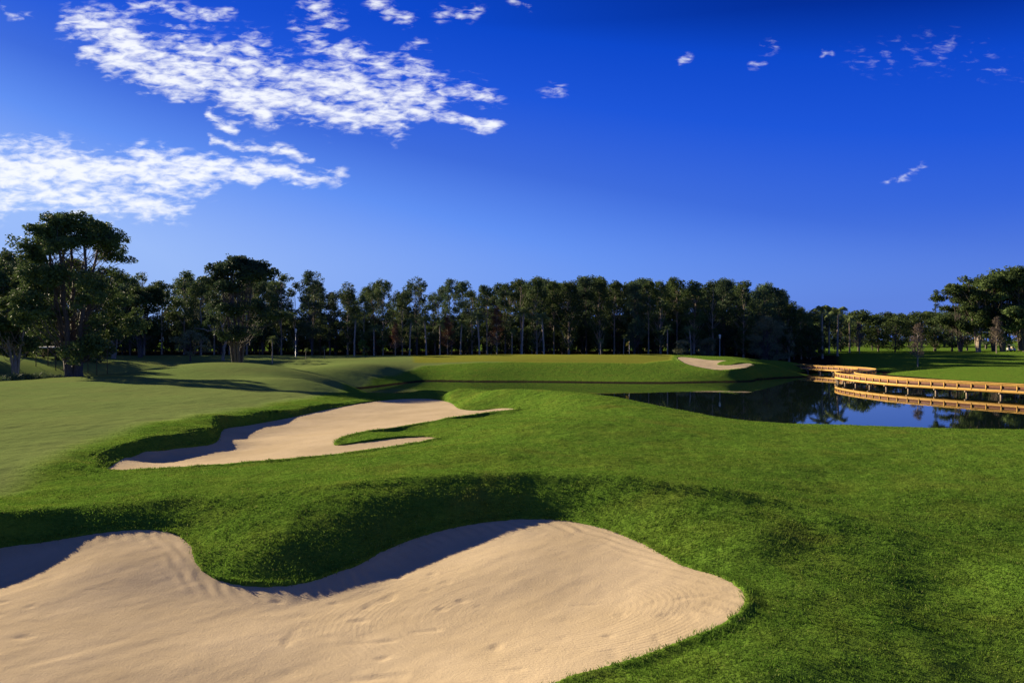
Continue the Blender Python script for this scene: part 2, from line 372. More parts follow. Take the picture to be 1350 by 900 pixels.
def ridge(X, Y):
    m = (Y > 9) & (Y < 19) & (np.abs(X) < 11); out = np.zeros(X.shape)
    if not m.any(): return out
    x = X[m]; y = Y[m]; d2 = np.full(len(x), 1e9)
    for i in range(len(RIDGE)-1):
        a = RIDGE[i]; e = RIDGE[i+1]-a; h = np.clip(((x-a[0])*e[0]+(y-a[1])*e[1])/(e@e+1e-12), 0, 1)
        d2 = np.minimum(d2, (x-a[0]-h*e[0])**2+(y-a[1]-h*e[1])**2)
    k = np.clip((x+8)/7, 0.35, 1.75)
    out[m] = .085*k*np.exp(-d2/(.6**2))
    return out
def height(X, Y, detail=True, cut=True):
    g = G(X, Y)+ridge(X, Y)
    g = BK1.apply(X, Y, g); g = BK2.apply(X, Y, g)
    if cut:
        for O, tr, dep, S in ((O1, .10, .35, S1), (O2, .13, .35, S2), (O3, .35, .5, S3)):
            s = sdf_box(O, X, Y)
            s = s + .012*vnoise(X, Y, .18, 2)*min(1, tr/.1)
            m = s < .6
            if not m.any(): continue
            sm = S(X[m], Y[m]); k = sstep(-s[m]/tr); gm_ = g[m]
            near_ = np.exp(-(s[m]/(tr*1.3))**2); edge = sm+.05
            gm_ = np.where(s[m] > 0, gm_*(1-near_)+edge*near_, edge)
            g[m] = gm_*(1-k)+(np.minimum(g[m], sm)-dep)*k
    if detail:
        near = np.clip(60/(Y+1), 0, 1)
        g = g + .018*vnoise(X, Y, .7, 3)*near + .03*vnoise(X+50, Y, 3.5, 2)*near
    return g
def ground_z(x, y): return float(height(np.array([float(x)]), np.array([float(y)]), False, False)[0])

# ------------------------------------------------------------------ ground sheet
uu = np.concatenate([np.linspace(-3.2, -.95, 50)[:-1], np.linspace(-.95, -.66, 60)[:-1], np.linspace(-.66, .66, 900), np.linspace(.66, .95, 60)[1:], np.linspace(.95, 3.2, 50)[1:]])
vv = np.concatenate([np.linspace(math.log(3), math.log(18.5), 50)[:-1], np.arange(math.log(18.5), math.log(58), .0021), np.arange(math.log(58), math.log(215), .0035), np.linspace(math.log(215), math.log(2600), 140)])
U, V = np.meshgrid(uu, vv)
GY = np.exp(V)-15.0; GX = U*(GY+15.0)
GZ = height(GX, GY)
far = sstep((GY-450)/400)
GZ = GZ*(1-far)+3.5*far
nr, nc = GX.shape
idx = np.arange(nr*nc).reshape(nr, nc)
quads = np.stack([idx[:-1, :-1], idx[:-1, 1:], idx[1:, 1:], idx[1:, :-1]], -1).reshape(-1, 4)
fz, gz = zones(GX, GY)

def grass_mat(name, blades=False):
    m, nt, b = new_mat(name)
    geo = nt.nodes.new('ShaderNodeNewGeometry'); pos = geo.outputs['Position']
    fa = N(nt, 'ShaderNodeAttribute', attribute_name='fairway').outputs['Fac']
    ga = N(nt, 'ShaderNodeAttribute', attribute_name='green').outputs['Fac']
    ba = N(nt, 'ShaderNodeAttribute', attribute_name='bare').outputs['Fac']
    n1 = noise(nt, pos, .9, 5, .6); n2 = noise(nt, pos, .12, 3); n3 = noise(nt, pos, 14.0, 3, .7); n4 = noise(nt, pos, .45, 4, .6, .6)
    rough_c = ramp(nt, n3, [(.25, (.064, .135, .016)), (.75, (.128, .228, .028))])
    rough_c = mixc(nt, ramp(nt, n1, [(.42, (0, 0, 0)), (.72, (.55, .55, .55))]), rough_c, (.150, .195, .028))
    rough_c = mixc(nt, ramp(nt, n4, [(.58, (0, 0, 0)), (.78, (.35, .35, .35))]), rough_c, (.18, .14, .035))
    fair_c = ramp(nt, n3, [(.25, (.122, .178, .050)), (.75, (.160, .220, .064))])
    fair_c = mixc(nt, ramp(nt, n2, [(.35, (0, 0, 0)), (.7, (.5, .5, .5))]), fair_c, (.165, .175, .060))
    green_c = ramp(nt, n1, [(.3, (.165, .20, .028)), (.7, (.205, .205, .032))])
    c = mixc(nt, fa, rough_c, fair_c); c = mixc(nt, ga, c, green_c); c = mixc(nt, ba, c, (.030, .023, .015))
    if blades:
        rnd = geo.outputs['Random Per Island']
        c = mixc(nt, math_(nt, 'MULTIPLY', math_(nt, 'GREATER_THAN', rnd, .95), .4), c, (.30, .25, .10))
        sc2 = nt.nodes.new('ShaderNodeVectorMath'); sc2.operation = 'SCALE'; nt.links.new(c, sc2.inputs[0])
        nt.links.new(math_(nt, 'ADD', math_(nt, 'MULTIPLY', rnd, .7), .75), sc2.inputs['Scale']); c = sc2.outputs[0]
    nt.links.new(c, b.inputs['Base Color']); b.inputs['Roughness'].default_value = .9; b.inputs['Specular IOR Level'].default_value = 0.0
    if not blades:
        n5 = noise(nt, pos, 22.0, 4, .7)
        n6 = noise(nt, pos, 2.2, 4, .65); n8 = noise(nt, pos, .8, 5, .75)
        f_inv = math_(nt, 'SUBTRACT', 1.0, math_(nt, 'MULTIPLY', math_(nt, 'MAXIMUM', fa, ga), .8))
        h = math_(nt, 'MULTIPLY', n5, f_inv)
        nb0 = bump(nt, math_(nt, 'MULTIPLY', n8, f_inv), .6, .35)
        nb = bump(nt, math_(nt, 'MULTIPLY', n6, f_inv), .45, .2, nb0)
        nt.links.new(bump(nt, h, .8, .06, nb), b.inputs['Normal'])
    else:
        tr = nt.nodes.new('ShaderNodeBsdfTranslucent'); nt.links.new(c, tr.inputs[0])
        mx = nt.nodes.new('ShaderNodeMixShader'); mx.inputs[0].default_value = .35
        nt.links.new(b.outputs[0], mx.inputs[1]); nt.links.new(tr.outputs[0], mx.inputs[2])
        nt.links.new(mx.outputs[0], nt.nodes['Material Output'].inputs['Surface'])
    return m
M_ground = grass_mat('grass_ground'); M_blade = grass_mat('grass_blades', True)
def set_attr(me, name, arr):
    a = me.attributes.new(name, 'FLOAT', 'POINT'); a.data.foreach_set('value', np.asarray(arr, np.float32).ravel())
BARE = np.array([B(1028, 186, 0)[:2], B(1045, 200, 0)[:2], B(1050, 235, 0)[:2], B(1108, 235, 0)[:2], B(1112, 196, 0)[:2], B(1085, 186, 0)[:2]])
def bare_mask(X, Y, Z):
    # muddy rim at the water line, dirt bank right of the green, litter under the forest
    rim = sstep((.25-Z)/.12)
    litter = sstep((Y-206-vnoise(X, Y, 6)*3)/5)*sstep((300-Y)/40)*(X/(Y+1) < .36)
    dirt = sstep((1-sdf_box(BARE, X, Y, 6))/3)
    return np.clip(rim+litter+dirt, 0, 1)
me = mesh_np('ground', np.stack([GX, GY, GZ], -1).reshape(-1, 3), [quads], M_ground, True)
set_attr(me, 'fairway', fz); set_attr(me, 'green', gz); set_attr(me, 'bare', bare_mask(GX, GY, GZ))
tag(link('ground', me), kind='structure')

# ------------------------------------------------------------------ grass blades near the camera
def blades():
    NB = 150000
    # even area sampling thinned with distance
    xs, ys = [], []
    for y0, y1, dens in ((7.2, 11, 330), (11, 14, 270), (14, 18, 230), (18, 23, 130), (23, 30, 70), (30, 40, 36), (40, 54, 16)):
        w = y1*.69+1.2; k = int(dens*(y1-y0)*2*w)
        xs.append(R.uniform(-w, w, k)); ys.append(R.uniform(y0, y1, k))
    x = np.concatenate(xs); y = np.concatenate(ys)
    fa, _ = zones(x, y)
    keep = R.uniform(size=len(x)) > fa*.93
    s = np.minimum(np.minimum(sdf_box(O1, x, y), sdf_box(O2, x, y)), 9)
    keep &= (s > -.02)
    x, y, fa, s = x[keep], y[keep], fa[keep], s[keep]
    z = height(x, y)
    keep = z > .3
    x, y, z, fa, s = x[keep], y[keep], z[keep], fa[keep], s[keep]
    nb = 6
    cl = vnoise(x, y, .45, 2)
    hgt = (.026+.008*cl+.012*np.exp(-np.maximum(s, 0)/.25))*(1-.5*fa)
    X = np.repeat(x, nb)+R.normal(0, .022, len(x)*nb)*(1+np.repeat(y, nb)/25); Y = np.repeat(y, nb)+R.normal(0, .022, len(x)*nb)*(1+np.repeat(y, nb)/25)
    Z = np.repeat(z, nb)-.006; H = np.repeat(hgt, nb)*R.uniform(.6, 1.35, len(X))
    ws = .0030*(1+np.repeat(y, nb)/16)*R.uniform(.7, 1.3, len(X))
    th = R.uniform(0, 2*PI, len(X)); wd = vnoise(X, Y, 1.3, 2)*2.2+2.4
    lx = np.cos(wd)*.5+R.normal(0, .55, len(X)); ly = np.sin(wd)*.5+R.normal(0, .55, len(X))
    a = np.stack([np.cos(th)*ws, np.sin(th)*ws, np.zeros(len(X))], 1)
    p = np.stack([X, Y, Z], 1)
    mid = p+np.stack([lx*H*.3, ly*H*.3, H*.62], 1)
    tip = p+np.stack([lx*H*1.05, ly*H*1.05, H*.95], 1)
    Vv = np.stack([p-a, p+a, mid+a*.7, tip, mid-a*.7], 1).reshape(-1, 3)
    b = np.arange(len(X))[:, None]*5
    q = b+np.array([0, 1, 2, 4]); t = b+np.array([4, 2, 3])
    me = mesh_np('grass', Vv, [q, t], M_blade)
    set_attr(me, 'fairway', np.repeat(np.repeat(fa, nb), 5)); set_attr(me, 'green', np.zeros(len(Vv))); set_attr(me, 'bare', np.zeros(len(Vv)))
    tag(link('grass', me), 'short green turf growing over the mounds around the sand bunkers', 'grass', kind='stuff')
blades()

# ------------------------------------------------------------------ sand
def sand_mat():
    m, nt, b = new_mat('bunker_sand')
    pos = nt.nodes.new('ShaderNodeNewGeometry').outputs['Position']
    n1 = noise(nt, pos, .5, 4); n2 = noise(nt, pos, 30, 4, .7); n3 = noise(nt, pos, 5, 4, .6)
    c = ramp(nt, n1, [(.3, (.44, .345, .215)), (.7, (.54, .43, .28))])
    c = mixc(nt, ramp(nt, n2, [(.4, (0, 0, 0)), (.8, (.3, .3, .3))]), c, (.33, .24, .16))
    nt.links.new(c, b.inputs['Base Color']); b.inputs['Roughness'].default_value = .95; b.inputs['Specular IOR Level'].default_value = 0.0
    vm = nt.nodes.new('ShaderNodeVectorMath'); vm.operation = 'SUBTRACT'; nt.links.new(pos, vm.inputs[0]); vm.inputs[1].default_value = A(715, 805, 3.2)
    vs = nt.nodes.new('ShaderNodeVectorMath'); vs.operation = 'MULTIPLY'; nt.links.new(vm.outputs[0], vs.inputs[0]); vs.inputs[1].default_value = (.8, 1, 0)
    vl = nt.nodes.new('ShaderNodeVectorMath'); vl.operation = 'LENGTH'; nt.links.new(vs.outputs[0], vl.inputs[0]); dist = vl.outputs['Value']
    wob = noise(nt, pos, .5, 2); dw = math_(nt, 'ADD', dist, math_(nt, 'MULTIPLY', wob, .22))
    rings = math_(nt, 'SINE', math_(nt, 'MULTIPLY', dw, 2*PI/.075))
    mk = math_(nt, 'MULTIPLY', math_(nt, 'SUBTRACT', 1.0, math_(nt, 'MULTIPLY', math_(nt, 'ABSOLUTE', math_(nt, 'SUBTRACT', dist, 1.7)), .55), clamp=True), ramp(nt, noise(nt, pos, .8, 3), [(.38, (0, 0, 0)), (.62, (1, 1, 1))]))
    nb0 = bump(nt, math_(nt, 'MULTIPLY', rings, mk), .11, .010)
    nb = bump(nt, n3, .18, .03, nb0)
    nt.links.new(bump(nt, n2, .6, .014, nb), b.inputs['Normal'])
    return m
M_sand = sand_mat()
def sand(O, S, step, amp, rake=None):
    lo = O.min(0)-.3; hi = O.max(0)+.3
    xs = np.arange(lo[0], hi[0], step); ys = np.arange(lo[1], hi[1], step)
    X, Y = np.meshgrid(xs, ys)
    s = sdf(O, X, Y)
    Z = S(X, Y)-.005
    ins = np.clip(-s/.6, 0, 1)
    Z = Z+amp*(.030*vnoise(X, Y, 2.2, 2)+.010*vnoise(X+9, Y, .35, 2))*ins
    Z = Z+(.02*np.exp(-(np.maximum(-s-.1, 0)/.35)**1.5))*amp*(s < 0)
    if rake: Z = Z+rake(X, Y, s)
    nr, nc = X.shape; id_ = np.arange(nr*nc).reshape(nr, nc)
    q = np.stack([id_[:-1, :-1], id_[:-1, 1:], id_[1:, 1:], id_[1:, :-1]], -1)
    sm = np.maximum.reduce([s[:-1, :-1], s[1:, :-1], s[:-1, 1:], s[1:, 1:]])
    q = q[sm < max(.12, step*1.5)].reshape(-1, 4)
    used = np.unique(q); rm = -np.ones(nr*nc, int); rm[used] = np.arange(len(used))
    V3 = np.stack([X, Y, Z], -1).reshape(-1, 3)[used]
    me = mesh_np('sand_bunker', V3, [rm[q]], M_sand, True)
    tag(link('sand_bunker', me), kind='structure')
def rake1(X, Y, s):
    c = A(715, 800, 3.2); d = np.hypot((X-c[0])*.8, Y-c[1])
    amp = .0008*sstep((3.2-np.abs(d-2.2))/2.5)*(.5+.5*vnoise(X, Y, 1.4))
    r = amp*np.sin(d*2*PI/.13+2*vnoise(X, Y, 1.5))
    # rake pulls down the face, perpendicular to the rim
    edge = np.exp(-((s+.28)/.22)**2)*(s < .1)
    strokes = np.sin((X*.8+Y*.6)*2*PI/.22+3*vnoise(X, Y, .8, 2))
    r = r+.010*edge*strokes*(Y > 10.3)
    # shallow drag lines fanning over the floor
    band = .0035*vnoise(X*.35+Y*.2, Y*.9-X*.9, .30, 2)*np.clip(-s/.5, 0, 1)
    foot = .012*np.maximum(0, vnoise(X+3, Y+8, .28, 1)-.55)*-3*(vnoise(X, Y, 2.5, 1) > .2)
    return r+band+foot*np.clip(-s/.4, 0, 1)
def rake2(X, Y, s):
    return .0035*np.sin((X*.55+Y*.83)*2*PI/.35+2*vnoise(X, Y, 2))*np.clip(-s/.3, 0, 1)
sand(O1, S1, .04, .35, rake1)
sand(O2, S2, .07, .4, rake2)
sand(O3, S3, .35, 1.0)

# ------------------------------------------------------------------ water
def water():
    m, nt, b = new_mat('pond_water')
    b.inputs['Base Color'].default_value = (.006, .012, .010, 1); b.inputs['Roughness'].default_value = .015; b.inputs['IOR'].default_value = 1.33
    co = coords(nt, 'Object', (1, .5, 1))
    n1 = noise(nt, co, 1.6, 3); n2 = noise(nt, co, .25, 2)
    nt.links.new(bump(nt, math_(nt, 'MULTIPLY', n1, n2), .10, .03), b.inputs['Normal'])
    xs = [(-110, 34), (200, 34), (200, 215), (-110, 215)]
    me = mesh_np('pond_water', [(x, y, 0) for x, y in xs], [np.array([[0, 1, 2, 3]])], m)
    tag(link('pond_water', me), kind='structure')
water()

# ------------------------------------------------------------------ boardwalk
def wood(name, c1, c2):
    m, nt, b = new_mat(name)
    co = coords(nt, 'Object'); n = noise(nt, co, 3.0, 4); n2 = noise(nt, coords(nt, 'Object', (.8, .8, 12)), 1.2, 3)
    c = ramp(nt, math_(nt, 'ADD', math_(nt, 'MULTIPLY', n, .5), math_(nt, 'MULTIPLY', n2, .5)), [(.35, c1), (.65, c2)])
    nt.links.new(c, b.inputs['Base Color']); b.inputs['Roughness'].default_value = .75
    return m
M_wood = wood('rail_timber', (.42, .22, .028), (.60, .35, .06)); M_gap_shade = wood('gap_shade_timber', (.10, .03, .010), (.20, .065, .02))  # second timber has the darkness of the railing openings put into its colour
M_deck = wood('deck_boards', (.16, .14, .13), (.26, .23, .21)); M_pile = wood('pile_timber', (.22, .16, .10), (.36, .27, .18))
def boardwalk():
    Lp = [(60.2,186),(61,180),(62.8,171),(65.0,161.5),(65.8,155),(64.4,148),(60.0,141),(55.2,135.5),(52.9,129.5),(52.2,123),(52.3,117),(53.2,110),(56.0,102.5),(59.8,94.3),(65,84),(72,72),(80,60)]
    Lp = np.array(Lp, float); k = 6; dense = []
    for i in range(len(Lp)-1):
        p0, p1, p2, p3 = Lp[max(i-1, 0)], Lp[i], Lp[i+1], Lp[min(i+2, len(Lp)-1)]
        for j in range(10):
            t = j/10; dense.append(.5*((2*p1)+(-p0+p2)*t+(2*p0-5*p1+4*p2-p3)*t*t+(-p0+3*p1-3*p2+p3)*t**3))
    dense = np.array(dense+[Lp[-1]])
    seg = np.r_[0, np.cumsum(np.linalg.norm(np.diff(dense, axis=0), axis=1))]
    def resample(step, off=0): 
        t = np.arange(off, seg[-1], step); return np.stack([np.interp(t, seg, dense[:, 0]), np.interp(t, seg, dense[:, 1])], 1)
    W_ = 3.0
    def off(P2, w):
        d = np.gradient(P2, axis=0); d /= np.linalg.norm(d, axis=1)[:, None]
        return P2+np.stack([-d[:, 1], d[:, 0]], 1)*w
    root = empty('boardwalk', (Lp[0][0], Lp[0][1], 0)); base = np.array([Lp[0][0], Lp[0][1], 0])
    tag(root, 'curving golden timber boardwalk with low railings on pilings over the pond', 'boardwalk')
    L = resample(1.2)
    def at(P2, z): return np.c_[P2, np.full(len(P2), z)]-base
    mid = off(L, W_/2)
    deck = MB(); deck.sweep(at(mid, .92), W_-.1, .09)
    link('deck', deck.mesh('deck', M_deck), root)
    for s, w in ((0, 0.0), (1, W_)):
        e = off(L, w)
        fa = MB(); fa.sweep(at(e, .80), .12, .34); link('fascia', fa.mesh('fascia', M_wood), root)
        rl = MB(); rl.sweep(at(e, 1.62), .20, .10); rl.sweep(at(e, 1.50), .07, .12)
        rail = link('railing', rl.mesh('railing', M_wood), root)
        mr = MB(); mr.sweep(at(off(L, w+(.06 if s == 0 else -.06)), 1.24), .05, .34); link('gap_shade_rail', mr.mesh('gap_shade_rail', M_gap_shade), rail)  # strip coloured dark to stand for the shaded openings under the top rail
        pm = MB(); pm.box((0, 0, .0), (.13, .15, .66)); pme = pm.mesh('post', M_wood)
        pp = off(resample(1.9, .6), w)
        dd = np.gradient(pp, axis=0)
        for i in range(len(pp)):
            o = link('post', pme, rail, (pp[i][0]-base[0], pp[i][1]-base[1], 1.20)); o.rotation_euler.z = math.atan2(dd[i][1], dd[i][0])
    pl = resample(4.4, 3.0)
    pm = MB(); pm.tube([(0, 0, -1.8), (0, 0, .64)], [.16, .15], 8); pme = pm.mesh('piling', M_pile)
    cm = MB(); cm.box((0, 0, 0), (.18, W_+.3, .2)); cme = cm.mesh('cross_beam', M_pile)
    dd = np.gradient(pl, axis=0)
    for w in (.25, W_-.25):
        for q in off(pl, w): link('piling', pme, root, (q[0]-base[0], q[1]-base[1], 0))
    mm = off(pl, W_/2)
    for i in range(len(pl)):
        o = link('cross_beam', cme, root, (mm[i][0]-base[0], mm[i][1]-base[1], .528)); o.rotation_euler.z = math.atan2(dd[i][1], dd[i][0])
boardwalk()

# ------------------------------------------------------------------ trees
def wig(p0, p1, k, amt, rs):
    t = np.linspace(0, 1, k)[:, None]; p = np.asarray(p0)*(1-t)+np.asarray(p1)*t
    j = rs.normal(0, amt, (k, 3)); j[0] = 0; j[-1] = 0; return p+j
def gen_tree(kind, seed, H, Rw, bark, leafm, env, base=.3, tr=.25, clumps=40, cr=1.2, ln=90, ls=.28, flat=.8, limb=1.0, stems=1, spread=.25, up=.8, droop=0, asp=.5, top_r=.25, gap=.0, flute=0.0, limbr=.35, nlobe=0):
    """trunk mesh + crown mesh; env(t) gives crown radius factor at height fraction t (0 at crown base, 1 top)"""
    rs = np.random.RandomState(seed); tb = MB(); cb = MB()
    stem_pts = []
    for sidx in range(stems):
        a = sidx*2*PI/stems+rs.uniform(0, 1)
        off = np.array([math.cos(a), math.sin(a), 0])*(spread*Rw if stems > 1 else .04*Rw)
        topp = np.array([0, 0, H*.93])+off*rs.uniform(.6, 1.4)
        k = 9; t = np.linspace(0, 1, k)
        pts = np.outer(t, topp); pts[:, :2] = off[:2]*(t[:, None]**.8)+rs.normal(0, .012*H, (k, 2))*(t[:, None])
        if stems > 1: pts[:, :2] += np.array([math.cos(a), math.sin(a)])*tr*.38
        r = tr*(1-.8*t)*(1.0 if stems == 1 else .40); r[0] *= 1.35
        pts[0, 2] = -.4
        tb.tube(pts, np.maximum(r, .035), 9 if tr > .5 else 6, flute)
        stem_pts.append((pts, r))
    if stems > 1: tb.tube([(0, 0, -.4), (0, 0, .1), (0, 0, .06*H), (0, 0, .14*H), (0, 0, .22*H)], np.array([1.25, 1.05, .85, .8, .35])*tr, 20, flute)
    zb = H*base
    LB = [p_[-1]+np.array([rs.normal(0, .3), rs.normal(0, .3), -.3]) for p_, _ in stem_pts]
    lobes = [rs.uniform(0, 2*PI, 6), rs.uniform(.7, 1.25, 6)]
    for c in range(clumps):
        t = rs.uniform(0, 1)**.9 if c > 5 else rs.uniform(.78, .96)
        az = rs.uniform(0, 2*PI)
        k = 1+.22*math.cos(az*3+lobes[0][0])+.15*math.cos(az*5+lobes[0][1]+t*6)
        rr = Rw*env(t)*k*(rs.uniform(.25, 1)**.5)
        pc = np.array([math.cos(az)*rr, math.sin(az)*rr, zb+(H-zb)*t-cr*.3])
        if nlobe:
            if c < nlobe: LB.append(pc.copy())
            else:
                o = rs.normal(size=3); o /= np.linalg.norm(o)
                pc = LB[rs.randint(len(LB))]+o*np.array([.22, .22, .13])*Rw*rs.uniform(.3, 1)**.5*1.25
                pc[2] = min(pc[2], H-.4)
        if gap and vnoise(np.array([pc[0]*1.0+seed*3]), np.array([pc[2]*1.0]), 3.0, 1)[0] < gap-.5: continue
        cs = cr*rs.uniform(.6, 1.3)
        cb.leaves(pc, cs, int(ln*(cs/cr)**1.5), ls, flat, droop, asp, rs)
        # satellites break up the ball outline
        for q in range(3):
            o = rs.normal(size=3); o /= np.linalg.norm(o); o[2] *= .6
            cb.leaves(pc+o*cs*.95, cs*.42, int(ln*.16), ls*.9, .8, droop, asp, rs)
        if rs.uniform() < limb:
            pts, r = stem_pts[rs.randint(stems)] if stems > 1 else stem_pts[0]
            za = max(zb*.75, pc[2]-rr*up-rs.uniform(.3, 1.2))
            i = int(np.clip(np.searchsorted(pts[:, 2], za), 1, len(pts)-1))
            f = np.clip((za-pts[i-1, 2])/(pts[i, 2]-pts[i-1, 2]+1e-6), 0, 1); pa = pts[i-1]*(1-f)+pts[i]*f
            rb = max(.03, (r[i-1]*(1-f)+r[i]*f)*limbr)
            m_ = wig(pa, pc, 5, .05*rr+.05, rs); m_[1:4, 2] -= np.array([.08, .1, .06])*rr
            tb.tube(m_, np.linspace(rb, .025, 5), 5)
    tm = tb.mesh(kind+'_trunk', bark, True); km = cb.mesh(kind+'_crown', leafm)
    return tm, km
def put(proto, name, x, y, label, cat='tree', group=None, rz=None, s=1.0, sz=None, sink=.05, parts=('trunk', 'crown')):
    z = ground_z(x, y)-sink
    e = empty(name, (x, y, z), R.uniform(0, 6.28) if rz is None else rz, s)
    if sz: e.scale = (s, s, sz)
    tag(e, label, cat, group)
    for nm, me in zip(parts, proto): link(nm, me, e)
    return e

dome = lambda t: math.sqrt(max(.02, 1-(1.9*t-.75)**2)) if t > .4 else .75+.6*t*.6
round_env = lambda t: math.sqrt(max(.03, 1-(2*t-1)**2))
tall_env = lambda t: .55+.5*math.sin(PI*min(1, t*1.02))*.9 if t < .85 else .75*(1-t)/.15*.6+.3
cone_env = lambda t: max(.12, (1-t)**.7)
umb_env = lambda t: .35+.75*t if t < .75 else 1.0*(1-(t-.75)/.25*.55)

H1 = 16.9
p1 = C(97, 498, 84)
x1, y1 = p1[0], p1[1]
big1 = gen_tree('ficus', 14, H1, 5.4, M_bark, M_leaf, lambda t: .78+.35*math.sin(PI*t) if t < .8 else .9*(1-(t-.8)/.2*.45), base=.13, tr=.82, clumps=330, cr=.95, ln=140, ls=.15, flat=.6, stems=6, spread=.42, up=.9, limbr=.26, flute=.12, nlobe=60, limb=.5)
put(big1, 'ficus_tree', x1, y1, 'massive dark broad-crowned tree with a thick fluted trunk, nearest at left edge of the fairway', 'tree', rz=.4)
p2 = C(313, 484, 127)
big2 = gen_tree('oak', 9, 18.3, 5.7, M_bark, M_leaf2, lambda t: .62+.42*math.sin(PI*t**.75) if t < .8 else 1.0-(t-.8)/.2*.6, base=.32, tr=.68, clumps=260, cr=1.0, ln=120, ls=.18, flat=.6, stems=5, spread=.38, up=1.2, limbr=.28, flute=.1, nlobe=44, limb=.5)
put(big2, 'oak_tree', p2[0], p2[1], 'large open-crowned tree with thick forked trunk standing alone before the tree line', 'tree', rz=1.2)
# pale bare forked tree just left of it
def bare_fork():
    rs = np.random.RandomState(3); m = MB()
    m.tube(wig((0, 0, -.3), (.3, 0, 5.2), 6, .15, rs), np.linspace(.38, .26, 6), 7)
    for a, b_, c, d in ((.3, 5.2, -3.6, 8.4), (.3, 5.2, -.6, 10), (.3, 5.0, 2.2, 9.5), (-1.8, 6.9, -6.8, 7.6), (-3.2, 8, -3.6, 10.8), (-.2, 8, 1.0, 11.4), (1.2, 7, 3.6, 8.0)):
        m.tube(wig((a, 0, b_), (c, rs.uniform(-1, 1), d), 6, .2, rs), np.linspace(.22, .06, 6), 6)
    cb = MB()
    for c in ((-6.6, 0, 7.7), (-3.6, 0, 10.9), (1.2, 0, 11.5), (-.6, 0, 10.2), (3.5, .4, 8.3), (2.3, 0, 9.8)): cb.leaves(c, 1.1, 60, .2, .7, rs=rs)
    return m.mesh('fork_trunk', M_bark2, True), cb.mesh('fork_crown', M_leaf2)
pf = C(295, 471, 176)
put(bare_fork(), 'bare_tree', pf[0], pf[1], 'pale-barked forked tree, nearly leafless, left of the lone open-crowned tree', 'tree', rz=0, s=.95)

# --- prototypes of the tree line
tallP = []
for i in range(9):
    lf = M_leaf2 if i % 2 else M_leaf
    Hh = 21
    tallP.append(gen_tree('tall', 130+i, Hh, [2.6, 3.1, 2.4, 3.3, 2.8][i % 5], M_bark2 if i % 2 == 0 else M_bark, lf, tall_env, base=[.25, .15, .32, .2, .12][i % 5], tr=.22, clumps=[52, 66, 44, 66, 62][i % 5], cr=1.05, ln=80, ls=.21, flat=.95, stems=1+(i % 2), spread=.3, up=1.3, gap=.18))
denseP = [gen_tree('dense', 200+i, 20, 3.4, M_bark2 if i % 2 else M_bark, M_leaf if i % 2 else M_leaf2, tall_env, base=.12, tr=.3, clumps=66, cr=1.25, ln=80, ls=.23, flat=.95, stems=1, up=1.3) for i in range(4)]
broadP = [gen_tree('broad', 300+i, 16, 6.2, M_bark2 if i == 1 else M_bark, M_leaf, umb_env, base=.18, tr=.5, clumps=130, cr=1.2, ln=90, ls=.24, flat=.6, stems=3, spread=.3, up=1.0, nlobe=30, limb=.6) for i in range(3)]
lowP = [gen_tree('low', 400+i, 9, 3.8, M_bark, M_leaf if i else M_leaf2, round_env, base=.15, tr=.22, clumps=36, cr=1.1, ln=80, ls=.2, flat=.7, up=1) for i in range(4)]
bushP = [gen_tree('bush', 450+i, 4.2, 2.6, M_bark, M_leaf, round_env, base=.02, tr=.12, clumps=22, cr=.9, ln=70, ls=.2, flat=.7, up=1) for i in range(3)]

def proj(x, y, z): return CX+F*x/y, HY-F*(z-CH)/y
prof = [(-60,330),(0,322),(60,335),(120,345),(170,356),(200,352),(240,356),(270,356),(330,350),(380,366),(410,359),(435,370),(460,374),(490,362),(520,372),(550,362),(575,370),(600,364),(640,374),(665,366),(700,361),(740,364),(780,357),(810,361),(840,360),(870,366),(900,361),(930,366),(950,362),(980,367),(1000,368),(1020,373),(1040,384),(1052,398)]
pxs, pys = zip(*prof)
rs = np.random.RandomState(21)
order = ['', 'second', 'third', 'fourth', 'fifth', 'sixth', 'seventh', 'eighth', 'ninth', 'tenth']
def ordinal(k):
    base = {1: 'first', 2: 'second', 3: 'third', 4: 'fourth', 5: 'fifth', 6: 'sixth', 7: 'seventh', 8: 'eighth', 9: 'ninth', 10: 'tenth', 11: 'eleventh', 12: 'twelfth', 13: 'thirteenth', 14: 'fourteenth', 15: 'fifteenth', 16: 'sixteenth', 17: 'seventeenth', 18: 'eighteenth', 19: 'nineteenth', 20: 'twentieth'}
    tens = {20: 'twenty', 30: 'thirty', 40: 'forty', 50: 'fifty', 60: 'sixty'}
    if k in base: return base[k]
    if k % 10 == 0: return tens[k][:-1]+'ieth'
    return tens[k//10*10]+'-'+base[k % 10]
front = []
px = -28.0
while px < 1048:
    front.append(px+rs.uniform(-3, 3)); px += rs.uniform(17, 27)
k_ = 0
def tall_at(px, Y, protos, dtop, label, group, i, back=False):
    x = (px-CX)/F*Y; gz_ = ground_z(x, Y)
    top = np.interp(px, pxs, pys)+dtop
    Hh = (HY-top)/F*Y+CH-gz_
    pr = protos[i % len(protos)]
    base_h = 21.0 if protos is tallP else 20.0
    s = Hh/base_h
    w = s*rs.uniform(.85, 1.15)
    e = put(pr, 'forest_tree', x, Y, label, 'tree', group, rz=rs.uniform(0, 6.28), s=w, sz=s)
front.sort()
vis = 0
